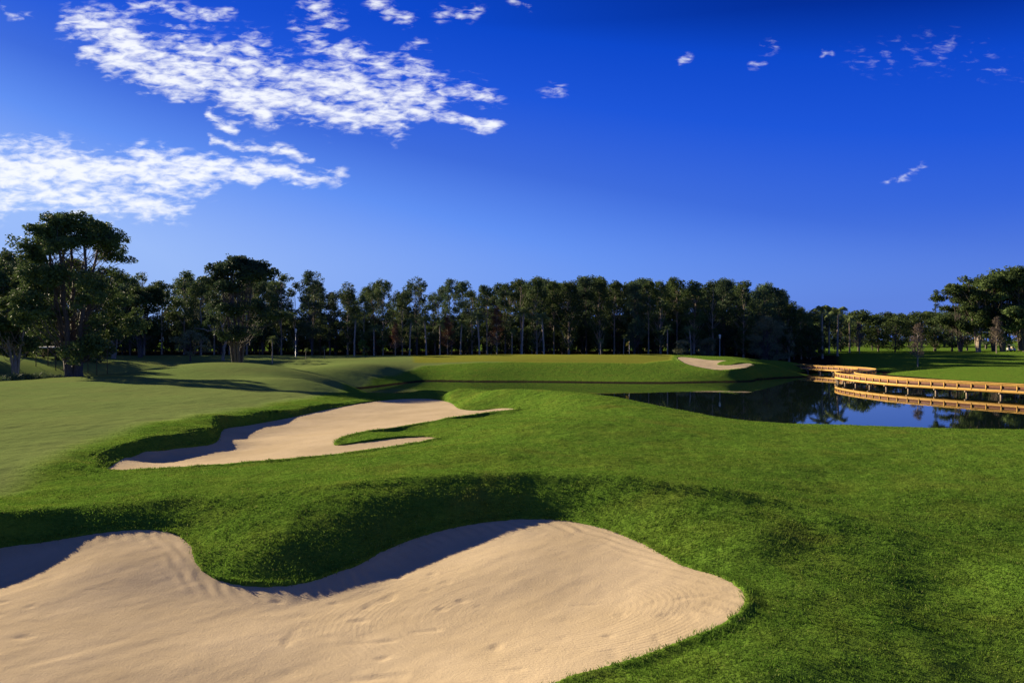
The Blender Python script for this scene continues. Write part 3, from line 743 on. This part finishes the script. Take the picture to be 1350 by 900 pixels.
for i, p in enumerate(front):
    dens = p > 690
    if p < 165:
        vl = 1+sum(1 for q in front[:i] if q < 165)
        lab = 'tall tree in far line partly hidden by big fluted tree, '+ordinal(vl)+' from frame edge'
    else:
        vis += 1
        lab = ('dense leafy' if dens else 'slender open-crowned')+' tall tree fronting the far line, '+ordinal(vis)+' rightward from the big fluted tree'
    tall_at(p, 212+rs.uniform(-3, 5), denseP if (dens and i % 2) else tallP, rs.uniform(2, 20) if i % 2 else rs.uniform(-5, 5), lab, 'front row of the far tree line', rs.randint(99))
for row, Y in enumerate((226, 240, 256, 275)):
    px = -40.0+row*7
    while px < 1040:
        px += rs.uniform(20, 30)
        if row <= 1 and 150 < px < 620 and rs.uniform() < .4: continue
        if row >= 2 and px < 640 and rs.uniform() < .4: continue
        tall_at(px, Y+rs.uniform(-4, 4), denseP if ((px > 690 and rs.uniform() < .55) or row > 2) else tallP, rs.uniform(4, 20), 'tall dark tree deep in the far tree line behind its front row', 'trees deep in the far tree line', rs.randint(99))
# understorey: low dark trees and bushes below the crowns
for row, Y in enumerate((221, 236, 250)):
    px = -40.0+row*5
    while px < 1062:
        px += rs.uniform(20, 30); Yj = Y+rs.uniform(-3, 3); x = (px-CX)/F*Yj
        put(lowP[rs.randint(4)], 'understorey_tree', x, Yj, 'low dark tree in the shade beneath the far tree line', 'tree', 'low trees beneath the far tree line', s=rs.uniform(.8, 1.1)*(1+.22*row))
px = -40
while px < 1062:
    px += rs.uniform(18, 28); Yj = 230+rs.uniform(-4, 22); x = (px-CX)/F*Yj
    put(bushP[rs.randint(3)], 'forest_bush', x, Yj, 'dark bush in the shade on the forest floor', 'bush', 'bushes on the forest floor', s=rs.uniform(.8, 1.3))

# --- left cluster round the big tree (and the trees just outside the frame whose shade falls in it)
left = [(-35, 118, 17, broadP, 0), (20, 120, 15.5, broadP, 1), (-120, 105, 15, broadP, 2), (-230, 98, 16, broadP, 0), (-330, 84, 15, broadP, 1), (-90, 140, 16, broadP, 1), (52, 168, 16, broadP, 2), (150, 186, 16.5, broadP, 1), (185, 196, 17.5, broadP, 0)]
labs = ['broad dark tree at the left edge of the frame beyond the big fluted trunk', 'broad dark tree close behind the big fluted tree, on its left side']
for i, (p, Y, Hh, pr, k) in enumerate(left):
    x = (p-CX)/F*Y
    l = [labs[0], labs[1], None, None, None, None, 'broad tree beyond the ditch seen just left of the big fluted tree', 'broad tree beyond the ditch seen just right of the big fluted tree', 'broad tall tree at the right of the left-hand group, beyond the bright strip of lawn'][i]
    put(pr[k], 'broad_tree', x, Y, l or 'broad dark tree outside the left edge of the frame, casting shade', 'tree', None if l else 'trees outside the left edge', s=Hh/16)

# --- right side group
right = [(1066, 236, 9.5, lowP, 0), (1108, 262, 12, lowP, 1), (1132, 268, 13.8, lowP, 2), (1158, 262, 11.5, lowP, 3), (1180, 250, 11, lowP, 1), (1206, 262, 10.8, lowP, 2), (1232, 262, 11, lowP, 3), (1255, 250, 12.5, lowP, 0),
 (1266, 238, 19, broadP, 0), (1290, 232, 22.5, broadP, 1), (1322, 228, 24, broadP, 2), (1352, 224, 24, broadP, 0), (1385, 226, 25, broadP, 1), (1310, 250, 20, broadP, 0), (1345, 250, 22, broadP, 2)]
rl = ['low dark tree at the right end of the tall tree line', 'dark round tree behind the royal palms', 'tallest of the low round trees right of the royal palms', 'low dark tree with gap of bright far lawn on its left', 'round dark tree standing over the bright far lawn', 'low dark tree behind the small bare tree, on its left',
 'low dark tree behind the small bare tree, on its right', 'low dark tree at the foot of the big right-hand group', 'leftmost big tree of the right-hand group, sloping down to the left', 'big dark layered tree, second of the right-hand group', 'big dark layered tree with pale limbs in the right-hand group', 'tallest dark tree at the right edge of the frame', 'big dark tree cut off by the right edge of the frame',
 'big tree behind the right-hand group, above the leaning pale limb', 'big tree behind the right-hand group near the frame edge']
for (p, Y, Hh, pr, k), l in zip(right, rl):
    put(pr[k], 'broad_tree' if pr is broadP else 'round_tree', (p-CX)/F*Y, Y, l, 'tree', s=Hh/(16 if pr is broadP else 9)*.98)
for p, Y, h in ((1062, 400, 17), (1078, 450, 19), (1120, 430, 18), (1135, 460, 17), (1165, 455, 20), (1198, 450, 18), (1230, 440, 19), (1262, 430, 20), (1150, 330, 9), (1100, 330, 11), (1115, 480, 18), (1178, 500, 20), (1222, 500, 21), (1252, 480, 20), (1300, 350, 17), (1350, 330, 17), (1085, 290, 13), (1120, 300, 13), (1215, 420, 19), (1245, 400, 18), (1150, 430, 17), (1185, 440, 17), (1275, 300, 15), (1330, 290, 17), (1100, 440, 20), (1070, 300, 13)):
    put(lowP[int(p) % 4], 'distant_tree', (p-CX)/F*Y, Y, 'distant dark tree behind the right-hand lawns', 'tree', 'distant trees behind the right-hand lawns', s=h/9)
# thin wispy pine tip above them
put(gen_tree('wisp', 77, 22, 1.4, M_bark, M_leaf2, cone_env, base=.25, tr=.16, clumps=22, cr=.7, ln=50, ls=.2, flat=1, up=1), 'pine_tree', (1234-CX)/F*268, 268, 'thin wispy pine poking above the trees left of the right-hand group', 'tree', s=.93)

# --- feathery willow, small round trees, shrubs
wil = gen_tree('willow', 31, 13, 5.6, M_bark, M_leaf3, lambda t: math.sqrt(max(.05, 1-(1.5*t-.5)**2)), base=.1, tr=.3, clumps=90, cr=1.1, ln=90, ls=.2, flat=.7, droop=.6, asp=.25, up=1)
put(wil, 'feathery_tree', (1012-CX)/F*205, 205, 'grey-green feathery round tree at the right foot of the tree line', 'tree', s=.92)
olive = gen_tree('olive', 33, 6.6, 3.6, M_bark, M_leaf3, dome, base=.28, tr=.2, clumps=42, cr=.85, ln=90, ls=.14, flat=.6, up=.9)
put(olive, 'olive_tree', (251-CX)/F*172, 172, 'small grey-green round tree on the bright lawn strip beyond the ditch', 'tree')
shr = gen_tree('shrub', 35, 4.6, 2.2, M_bark, M_leaf3, round_env, base=.05, tr=.1, clumps=26, cr=.75, ln=90, ls=.14, flat=.9, up=1)
for p, s_, l in ((899, .85, 'left of two pale green round shrubs behind the far bunker'), (934, 1.05, 'right of two pale green round shrubs behind the far bunker')):
    put(shr, 'round_shrub', (p-CX)/F*200, 200, l, 'shrub', 'pale shrubs behind the far bunker', s=s_)
brt = gen_tree('brightbush', 36, 4.2, 1.3, M_bark, M_leaf4, round_env, base=.1, tr=.08, clumps=16, cr=.6, ln=70, ls=.14, flat=1, up=1)
put(brt, 'green_bush', (480-CX)/F*204, 204, 'small bright green bush among the trunks of the tree line', 'bush')

# --- bare and rusty cypresses (fine upward twigs)
def gen_cypress(seed, H, Rw, leafm, bark, dens=26, full=1.0):
    rs_ = np.random.RandomState(seed); tb = MB(); cb = MB()
    tb.tube(wig((0, 0, -.3), (0, 0, H), 8, .05, rs_), np.linspace(.16, .03, 8), 6)
    for i in range(dens*3):
        t = rs_.uniform(.18, .97); z = H*t; az = rs_.uniform(0, 2*PI); L = Rw*(1-t)**.55*rs_.uniform(.6, 1.1)
        e = np.array([math.cos(az)*L, math.sin(az)*L, z+L*.7])
        tb.tube(wig((0, 0, z), e, 4, .05, rs_), np.linspace(.045, .012, 4), 4)
        for q in range(4):
            f = rs_.uniform(.4, 1); c = np.array([0, 0, z])*(1-f)+e*f
            cb.leaves(c, .45, int(9*full), .16, .9, 0, .18, rs_)
    return tb.mesh('cypress_trunk', bark, True), cb.mesh('cypress_crown', leafm)
rust = gen_cypress(41, 11, 2.6, M_brown, M_bark2, 34, 1.6); grey = gen_cypress(43, 9.5, 2.6, M_greytwig, M_bark2, 34, 1.0)
for p, Y, h, l in ((521, 202, 8.6, 'rusty brown bare cypress before the tree line, left one'), (655, 203, 12.5, 'taller rusty brown cypress before the tree line'), (590, 206, 10.5, 'faded rusty cypress between the two brown ones')):
    put(rust, 'cypress_tree', (p-CX)/F*Y, Y, l, 'tree', s=h/11)
for p, Y, h, l in ((1210, 176, 9.6, 'small bare grey-brown tree alone on the right-hand lawn'), (1314, 214, 9.8, 'bare brownish tree before the big right-hand trees'), (1133, 240, 9.0, 'bare grey twiggy tree right of the royal palms')):
    put(grey, 'bare_tree', (p-CX)/F*Y, Y, l, 'tree', s=h/9.5)

# --- palms
def gen_palm(seed, H, tr, nf, fl, royal=False, bend=0.0):
    rs_ = np.random.RandomState(seed); tb = MB(); cb = MB()
    t = np.linspace(0, 1, 9); pts = np.stack([bend*t**2, rs_.normal(0, .03, 9), -.3+(H+.3)*t], 1)
    r = tr*(1.0-.25*t); r[0] *= 1.3
    if not royal: r[6:] *= np.array([1.15, 1.35, 1.2])
    tb.tube(pts, r, 8)
    top = pts[-1]
    for i in range(nf):
        az = i*2.399+rs_.uniform(-.2, .2); el = rs_.uniform(-.5, 1.25); L = fl*rs_.uniform(.8, 1.1)
        d = np.array([math.cos(az), math.sin(az), 0]); k = 9; s = np.linspace(0, 1, k)
        spine = top+np.outer(s*L*math.cos(el), d)+np.outer(s*L*math.sin(el)-s**2*L*(.75 if royal else .5), [0, 0, 1])
        side = np.array([-d[1], d[0], 0])
        for j in range(k-1):
            for u_ in ((.0, .5) if not royal else (.0, .33, .66)):
                p = spine[j]*(1-u_)+spine[j+1]*u_; tan = spine[j+1]-spine[j]; tan /= np.linalg.norm(tan)
                ll = L*.34*math.sin(PI*min(1, .18+s[j]*.85)) if royal or True else 0
                for sg in (-1, 1):
                    e = p+side*sg*ll*.8+tan*ll*.5-np.array([0, 0, ll*.4])
                    w = tan*.045*L/2
                    cb.add([p-w, p+w, e], t=[[0, 1, 2]])
    return tb.mesh('palm_trunk', M_barkP, True), cb.mesh('palm_fronds', M_palm)
sab = [gen_palm(50+i, 6, .15, 22, 1.9, bend=[0, .3, -.4][i]) for i in range(3)]
roy = [gen_palm(60+i, 11, .28, 17, 4.2, True, bend=[.2, -.3][i]) for i in range(2)]
palms = [(359, 160, 5.2, 0, 'short palm with pale trunk just right of the lone open-crowned tree'), (403, 166, 2.3, 1, 'very small palm on the crest left of centre'), (428, 176, 2.6, 2, 'small crooked palm leaning left by the crest'), (467, 200, 10, 1, 'slim palm with long bare trunk, left part of the tree line'),
 (493, 203, 7.6, 0, 'fan palm beside the small bright green bush'), (540, 203, 9.2, 1, 'slim palm just right of the left rusty cypress'), (562, 203, 9.6, 2, 'slim palm halfway between the two rusty cypresses'), (580, 206, 8.6, 0, 'pale-trunked palm left of the faded cypress'), (607, 203, 8.6, 1, 'pale-trunked palm right of the faded cypress'),
 (632, 203, 10.5, 2, 'tall palm just left of the taller rusty cypress'), (675, 204, 6.3, 0, 'palm with wide flat head right of the taller rusty cypress'), (688, 202, 11.5, 1, 'tall pale palm standing right of the flat-headed palm'), (717, 199, 10, 2, 'single slender palm near the middle of the green'), (792, 196, 3.8, 0, 'short palm behind the green, left of the yellow flag'),
 (880, 202, 7.0, 0, 'palm behind the far bunker, left of the shrubs'), (911, 201, 7.2, 2, 'leaning palm between the two pale shrubs'), (822, 208, 5, 1, 'shaded low palm behind the yellow flag')]
for p, Y, h, k, l in palms:
    put(sab[k], 'palm_tree', (p-CX)/F*Y, Y, l, 'palm', s=h/6*.92, rz=R.uniform(-.3, .3), parts=('trunk', 'fronds'), sz=h/6*.95)
for p, Y, h, k, l in ((1084, 222, 15.5, 0, 'tallest royal palm right of the tree line end'), (1064, 226, 13.4, 1, 'royal palm at left of the group by the pond end'), (1104, 228, 15.0, 1, 'royal palm at right of the group by the pond end'), (1093, 246, 15.0, 0, 'royal palm behind the other three'), (1120, 250, 12.5, 1, 'small royal palm nearest the low round trees')):
    put(roy[k], 'royal_palm', (p-CX)/F*Y, Y, l, 'palm', s=h/12.5*.85, sz=h/12.5, parts=('trunk', 'fronds'))

# --- reeds along the ditch
def gen_reed(seed):
    rs_ = np.random.RandomState(seed); m = MB()
    for i in range(260):
        a = rs_.uniform(0, 2*PI); r = rs_.uniform(0, 1)**.6*.9; p = np.array([math.cos(a)*r*1.4, math.sin(a)*r, -.1]); h = rs_.uniform(.5, 1.1)*(1.1-r*.5)
        l = rs_.normal(0, .25, 2); w = .03; th = rs_.uniform(0, PI)
        s_ = np.array([math.cos(th)*w, math.sin(th)*w, 0]); mid = p+np.array([l[0]*.3, l[1]*.3, h*.7]); tip = p+np.array([l[0], l[1], h])
        m.add([p-s_, p+s_, mid+s_, mid-s_, tip], q=[[0, 1, 2, 3]], t=[[3, 2, 4]])
    return m.mesh('reed_clump', M_reed)
reeds = [gen_reed(i) for i in range(3)]
spots = [(2+i*7.5, 76.5+i*.7+(i % 2)*1.2) for i in range(8)] + [(70, 88), (80, 91), (140, 108), (150, 107), (158, 110), (166, 109), (205, 117), (262, 128), (272, 128), (283, 128), (292, 129), (301, 130), (330, 131), (338, 133), (225, 124), (240, 126), (352, 134)]
for i, (p, Y) in enumerate(spots):
    x = (p-CX)/F*Y; e = link('reed_clump', reeds[i % 3], None, (x, Y, ground_z(x, Y)-.05)); e.rotation_euler.z = i*1.3; s_ = .75+.4*((i*7) % 5)/5; e.scale = (s_, s_, s_)
    if i < 10: tag(e, 'pale long-grass clump at the fairway edge left of the big fluted trunk', 'grass clump', 'long-grass clumps left of the fluted trunk')
    else: tag(e, 'long-grass clump on the ditch bank between the fluted tree and the lone tree', 'grass clump', 'long-grass clumps on the ditch bank')

# ------------------------------------------------------------------ small built things
M_white = plain('white_paint', (.78, .78, .75), .5, var=.05); M_grey = plain('grey_metal', (.35, .35, .34), .45, .3, .1)
M_yellow = plain('yellow_cloth', (.75, .48, .03), .8, var=.08); M_wall = plain('pale_wall', (.70, .69, .66), .8, var=.06); M_roof = plain('roof_grey', (.30, .29, .28), .8)
M_glass = plain('window_dark', (.03, .035, .04), .08, var=.1); M_tan = plain('tan_timber', (.34, .27, .2), .8); M_black = plain('black_rubber', (.02, .02, .02), .8)
M_dkwood = plain('dark_timber', (.05, .04, .032), .9); M_glow = plain('lantern_glass', (.75, .72, .65), .25, var=.03)
def lamp(p, Y, h, l):
    x = (p-CX)/F*Y; e = empty('lamp_post', (x, Y, ground_z(x, Y)-.03)); tag(e, l, 'lamp post')
    m = MB(); m.tube([(0, 0, 0), (0, 0, .25), (0, 0, .3), (0, 0, h-.9)], [.16, .15, .08, .06], 10); link('pole', m.mesh('pole', M_grey), e)
    m = MB(); m.tube([(0, 0, h-.9), (0, 0, h-.85), (0, 0, h-.2), (0, 0, h-.15)], [.1, .17, .24, .26], 8); ln_ = link('lantern', m.mesh('lantern', M_glow), e)
    m = MB(); m.tube([(0, 0, h-.148), (0, 0, h-.05), (0, 0, h+.08)], [.32, .2, .04], 8); link('cap', m.mesh('cap', M_white), ln_)
lamp(390, 186, 6.6, 'slim pale lamp post before the trees right of the lone open-crowned tree')
lamp(949, 183, 5.3, 'lamp post with white lantern standing behind the far bunker')
def flag():
    p = C(829.5, 468, 180); e = empty('golf_flagstick', (p[0], p[1], ground_z(p[0], p[1]))); tag(e, 'flagstick with yellow flag planted in the far green', 'flagstick')
    m = MB(); m.tube([(0, 0, -.1), (0, 0, 2.9)], [.03, .025], 8); link('pole', m.mesh('pole', M_white), e)
    m = MB(); k = 8; V_ = []
    for i in range(k+1):
        u_ = i/k
        for z, th in ((2.85, 0), (2.85, .012), (2.2, .012), (2.2, 0)):
            V_.append((-u_*.75, .08*math.sin(u_*5)+th, z-u_*.28*(1 if z > 2.5 else 1.2)))
    q = []
    for i in range(k):
        for j in range(4): q.append([i*4+j, i*4+(j+1) % 4, i*4+4+(j+1) % 4, i*4+4+j])
    q += [[0, 1, 2, 3], [k*4+3, k*4+2, k*4+1, k*4]]
    m.add(V_, q=q); link('flag', m.mesh('flag', M_yellow), e)
flag()
def shelter():
    Y = 133; x0 = (52-CX)/F*Y; x1_ = (138-CX)/F*Y; cx_ = (x0+x1_)/2; z = ground_z(cx_, Y)
    e = empty('open_shelter', (cx_, Y, z)); tag(e, 'low flat-roofed open shelter on posts behind the big fluted tree', 'shelter')
    w = x1_-x0; h = 5.75-z
    m = MB(); m.box((0, 0, h), (w, 4.0, .13)); m.box((0, 0, h+.11), (w-.5, 3.5, .06)); link('roof', m.mesh('roof', M_wall), e)
    for a in (-.46, -.16, .16, .46):
        for b_ in (-1.7, 1.7):
            m = MB(); m.box((0, 0, 0), (.09, .09, h+.3)); link('post', m.mesh('post', M_dkwood), e, (a*w, b_, (h-.3)/2-.08))
    m = MB(); m.box((0, 0, .42), (3, .4, .06)); m.box((-1.2, 0, .14), (.1, .3, .5)); m.box((1.2, 0, .14), (.1, .3, .5)); link('bench', m.mesh('bench', M_tan), e, (-1, .5, 0))
shelter()
for i, (p, Y) in enumerate(((8, 150), (34, 147), (58, 150), (84, 148), (108, 150), (132, 149))):
    put(bushP[i % 3], 'hedge_bush', (p-CX)/F*Y, Y, 'dark bush behind the low shelter and the big fluted tree', 'bush', 'bushes behind the low shelter', s=1.05)
def house(p, Y, w, h, l, nwin, storeys=2):
    x = (p-CX)/F*Y; z = ground_z(x, Y); e = empty('white_house', (x, Y, z)); tag(e, l, 'house')
    D = 9.0; m = MB(); m.box((0, 0, h/2-.3), (w, D, h+.6)); wall = link('wall', m.mesh('wall', M_wall), e)
    m = MB(); ov = .5
    v = [(-w/2-ov, -D/2-ov, h), (w/2+ov, -D/2-ov, h), (w/2+ov, D/2+ov, h), (-w/2-ov, D/2+ov, h), (-w/2+2.5, 0, h+2.4), (w/2-2.5, 0, h+2.4)]
    m.add(v, q=[[0, 1, 5, 4], [2, 3, 4, 5], [3, 2, 1, 0]], t=[[1, 2, 5], [3, 0, 4]]); link('roof', m.mesh('roof', M_roof), e)
    for s in range(storeys):
        for i in range(nwin):
            wx = -w/2+w*(i+.5)/nwin; wz = 1.6+s*3.0
            m = MB(); m.box((0, 0, .75), (1.35, .1, .1)); m.box((0, 0, -.75), (1.45, .14, .1)); m.box((-.62, 0, 0), (.1, .1, 1.4)); m.box((.62, 0, 0), (.1, .1, 1.4)); m.box((0, 0, 0), (.06, .06, 1.4))
            f = link('window', m.mesh('window', M_white), e, (wx, -D/2-.05, wz))
            m = MB(); m.box((0, 0, 0), (1.14, .03, 1.4)); link('pane', m.mesh('pane', M_glass), f, (0, .03, 0))
house(1048, 300, 13, 7.5, 'white two-storey house half hidden behind the end of the tree line', 5)
def cart():
    p, Y = 1333, 232; x = (p-CX)/F*Y; e = empty('golf_cart', (x, Y, ground_z(x, Y)), .3); tag(e, 'small white golf cart parked beneath the big right-hand trees', 'golf cart')
    m = MB(); m.box((0, 0, .55), (2.3, 1.1, .35)); m.box((-.95, 0, .85), (.3, 1.05, .35)); m.box((.95, 0, .8), (.35, 1.1, .25)); link('body', m.mesh('body', M_white), e)
    m = MB(); m.box((.15, 0, .86), (.55, 1.0, .16)); m.box((.42, 0, 1.15), (.12, 1.0, .45)); link('seat', m.mesh('seat', M_tan), e)
    m = MB(); m.box((0, 0, 1.9), (1.7, 1.15, .08)); m.box((0, 0, 1.96), (1.3, .9, .05)); link('roof', m.mesh('roof', M_white), e)
    m = MB()
    for a in (-.75, .75):
        for b_ in (-.5, .5): m.tube([(a, b_, .7), (a*.95, b_, 1.88)], [.025, .025], 6)
    link('roof_frame', m.mesh('roof_frame', M_grey), e)
    for a in (-.8, .8):
        for b_ in (-.5, .5):
            m = MB(); m.tube([(0, -.09, 0), (0, .09, 0)], [.23, .23], 14); w_ = link('wheel', m.mesh('wheel', M_black), e, (a, b_, .23))
cart()

# ------------------------------------------------------------------ sun, sky, camera
AZ, EL = math.radians(50), math.radians(17)
D = Vector((-math.sin(AZ)*math.cos(EL), math.cos(AZ)*math.cos(EL), math.sin(EL)))
sl = bpy.data.lights.new('sun', 'SUN'); sl.energy = 5.0; sl.angle = math.radians(.5); sl.color = (1, .84, .58)
so = bpy.data.objects.new('sun', sl); COL.objects.link(so); so.rotation_euler = D.to_track_quat('Z', 'Y').to_euler(); so.location = (0, 0, 60)
w = bpy.data.worlds.new('World'); sc.world = w; w.use_nodes = True; nt = w.node_tree
bg = nt.nodes['Background']; bg.inputs['Strength'].default_value = .1
sky = nt.nodes.new('ShaderNodeTexSky'); sky.sky_type = 'NISHITA'; sky.sun_disc = False; sky.sun_elevation = EL; sky.sun_rotation = -AZ % (2*PI)
sky.air_density = 1.0; sky.dust_density = .3; sky.ozone_density = 3.0
tc = nt.nodes.new('ShaderNodeTexCoord'); sep = nt.nodes.new('ShaderNodeSeparateXYZ'); nt.links.new(tc.outputs['Generated'], sep.inputs[0])
gx, gy, gzz = sep.outputs
# polariser-like deepening: gamma, then tint
sb = nt.nodes.new('ShaderNodeSeparateColor'); nt.links.new(sky.outputs[0], sb.inputs[0])
elev = math_(nt, 'ADD', 1.0, math_(nt, 'MULTIPLY', math_(nt, 'SUBTRACT', .35, math_(nt, 'MAXIMUM', gzz, 0.0)), 4.0))
elev = math_(nt, 'MAXIMUM', elev, .92)
lum = math_(nt, 'DIVIDE', math_(nt, 'MULTIPLY', sb.outputs[2], elev), 18.0)
tint0 = ramp(nt, lum, [(.10, (.045, .07, .16)), (.14, (.008, .030, .26)), (.18, (.001, .029, .33)), (.238, (.004, .065, .60)), (.34, (.013, .095, .70)), (.50, (.050, .155, .73)), (.66, (.120, .285, .90)), (.98, (.33, .51, .97))])
tn = nt.nodes.new('ShaderNodeVectorMath'); tn.operation = 'SCALE'; tn.inputs['Scale'].default_value = 4.0; nt.links.new(tint0, tn.inputs[0]); hz = nt.nodes.new('ShaderNodeMapRange'); hz.interpolation_type = 'SMOOTHSTEP'; hz.inputs['From Min'].default_value = .16; hz.inputs['From Max'].default_value = 0.0; hz.inputs['To Max'].default_value = .35; nt.links.new(gzz, hz.inputs['Value'])
tint = mixc(nt, hz.outputs[0], tn.outputs[0], (1.15, 1.75, 3.1))
ay = math_(nt, 'MAXIMUM', gy, .05)
su = math_(nt, 'DIVIDE', gx, ay); sv = math_(nt, 'DIVIDE', gzz, ay)
cmb = nt.nodes.new('ShaderNodeCombineXYZ')
nt.links.new(math_(nt, 'ADD', math_(nt, 'MULTIPLY', su, F/100), CX/100), cmb.inputs[0])
nt.links.new(math_(nt, 'SUBTRACT', HY/100, math_(nt, 'MULTIPLY', sv, F/100)), cmb.inputs[1])
pv0 = cmb.outputs[0]
def vmath(op, a, b=None, scale=None):
    n_ = nt.nodes.new('ShaderNodeVectorMath'); n_.operation = op
    for i, v_ in enumerate((a, b)):
        if v_ is None: continue
        if hasattr(v_, 'links'): nt.links.new(v_, n_.inputs[i])
        else: n_.inputs[i].default_value = v_
    if scale is not None:
        if hasattr(scale, 'links'): nt.links.new(scale, n_.inputs['Scale'])
        else: n_.inputs['Scale'].default_value = scale
    return n_
wn = nt.nodes.new('ShaderNodeTexNoise'); wn.inputs['Scale'].default_value = 1.6; wn.inputs['Detail'].default_value = 3; nt.links.new(pv0, wn.inputs['Vector'])
wv = vmath('SCALE', vmath('SUBTRACT', wn.outputs['Color'], (.5, .5, .5)).outputs[0], scale=.55).outputs[0]
pvw = vmath('ADD', pv0, wv).outputs[0]
caps = [((105, 30), (330, 125), 26, 1), ((110, 72), (300, 88), 14, .8), ((150, 75), (350, 150), 22, 1), ((240, 60), (420, 120), 26, .85), ((330, 60), (330, 120), 24, .8), ((310, 130), (520, 158), 24, 1), ((360, 100), (560, 130), 26, .9), ((500, 150), (650, 167), 11, .95), ((450, 75), (640, 122), 18, .75), ((480, 92), (560, 60), 12, .5), ((400, 40), (450, 95), 22, .6),
 ((170, 12), (300, 18), 13, .65), ((405, 3), (440, 24), 18, .8), ((490, 6), (540, 20), 12, .7), ((575, 22), (625, 12), 10, .55), ((268, 157), (315, 164), 7, .9),
 ((-60, 205), (120, 222), 26, 1.05), ((-60, 250), (230, 272), 24, .9), ((0, 225), (260, 235), 30, 1.1), ((180, 212), (330, 222), 18, 1), ((300, 220), (450, 232), 11, .95), ((285, 184), (400, 202), 8, .9), ((-60, 285), (60, 262), 18, .6),
 ((1005, 58), (1030, 62), 9, .4), ((985, 80), (1000, 80), 7, .4), ((1085, 73), (1100, 72), 8, .4), ((720, 123), (745, 119), 8, .38), ((900, 74), (910, 72), 6, .45), ((1130, 78), (1350, 90), 20, .17), ((1170, 60), (1300, 66), 18, .18), ((1168, 238), (1218, 222), 7, .38), ((0, 15), (30, 25), 8, .5), ((670, 2), (700, 8), 9, .5)]
total = None
for a, b_, wd, st in caps:
    ax, ay_ = a[0]/100, a[1]/100; bx_, by_ = (b_[0]-a[0])/100, (b_[1]-a[1])/100; L2 = bx_**2+by_**2
    pa = vmath('SUBTRACT', pvw, (ax, ay_, 0)).outputs[0]
    h = math_(nt, 'MULTIPLY', vmath('DOT_PRODUCT', pa, (bx_, by_, 0)).outputs['Value'], 1/L2, clamp=True)
    dd_ = vmath('SUBTRACT', pa, vmath('SCALE', (bx_, by_, 0), scale=h).outputs[0]).outputs[0]
    # only x and y count
    ln_ = vmath('LENGTH', vmath('MULTIPLY', dd_, (1, 1, 0)).outputs[0]).outputs['Value']
    mval = math_(nt, 'MULTIPLY', math_(nt, 'SUBTRACT', 1.0, math_(nt, 'MULTIPLY', ln_, 100/(wd*1.5)), clamp=True), st*1.08)
    total = mval if total is None else math_(nt, 'MAXIMUM', total, mval)
mp = nt.nodes.new('ShaderNodeMapping'); mp.inputs['Rotation'].default_value = (0, 0, math.radians(-14)); mp.inputs['Scale'].default_value = (.85, 2.3, 1); nt.links.new(pv0, mp.inputs['Vector'])
na = nt.nodes.new('ShaderNodeTexNoise'); na.inputs['Scale'].default_value = 5.5; na.inputs['Detail'].default_value = 7; na.inputs['Roughness'].default_value = .57; na.inputs['Distortion'].default_value = .35; nt.links.new(mp.outputs[0], na.inputs['Vector'])
nb_ = nt.nodes.new('ShaderNodeTexNoise'); nb_.inputs['Scale'].default_value = 1.3; nb_.inputs['Detail'].default_value = 3; nt.links.new(mp.outputs[0], nb_.inputs['Vector'])
dens_ = math_(nt, 'ADD', total, math_(nt, 'MULTIPLY', math_(nt, 'SUBTRACT', na.outputs['Fac'], .49), 2.5))
dens_ = math_(nt, 'ADD', dens_, math_(nt, 'MULTIPLY', math_(nt, 'SUBTRACT', nb_.outputs['Fac'], .5), 1.0))
mr = nt.nodes.new('ShaderNodeMapRange'); mr.interpolation_type = 'SMOOTHSTEP'; mr.inputs['From Min'].default_value = .2; mr.inputs['From Max'].default_value = 1.4; nt.links.new(dens_, mr.inputs['Value'])
alpha = math_(nt, 'MULTIPLY', mr.outputs[0], math_(nt, 'MULTIPLY', total, 3.0, clamp=True))
alpha = math_(nt, 'MULTIPLY', alpha, math_(nt, 'GREATER_THAN', gy, .06))
alpha = math_(nt, 'MULTIPLY', alpha, .95)
fin = mixc(nt, alpha, tint, (3.9, 4.0, 4.2))
nt.links.new(fin, bg.inputs['Color'])

cam = bpy.data.cameras.new('camera'); co_ = bpy.data.objects.new('camera', cam); COL.objects.link(co_)
cam.sensor_width = 36; cam.lens = F/1350*36; cam.clip_end = 5000; cam.clip_start = .1
co_.location = (0, 0, CH); co_.rotation_euler = (PI/2, 0, 0); cam.shift_y = -(450-HY)/1350
sc.camera = co_
sc.render.engine = 'CYCLES'
sc.cycles.max_bounces = 6; sc.cycles.diffuse_bounces = 3; sc.cycles.glossy_bounces = 3; sc.cycles.transmission_bounces = 3
sc.cycles.use_adaptive_sampling = True
sc.view_settings.view_transform = 'Standard'; sc.view_settings.look = 'None'; sc.view_settings.gamma = 1; sc.view_settings.exposure = 1.32
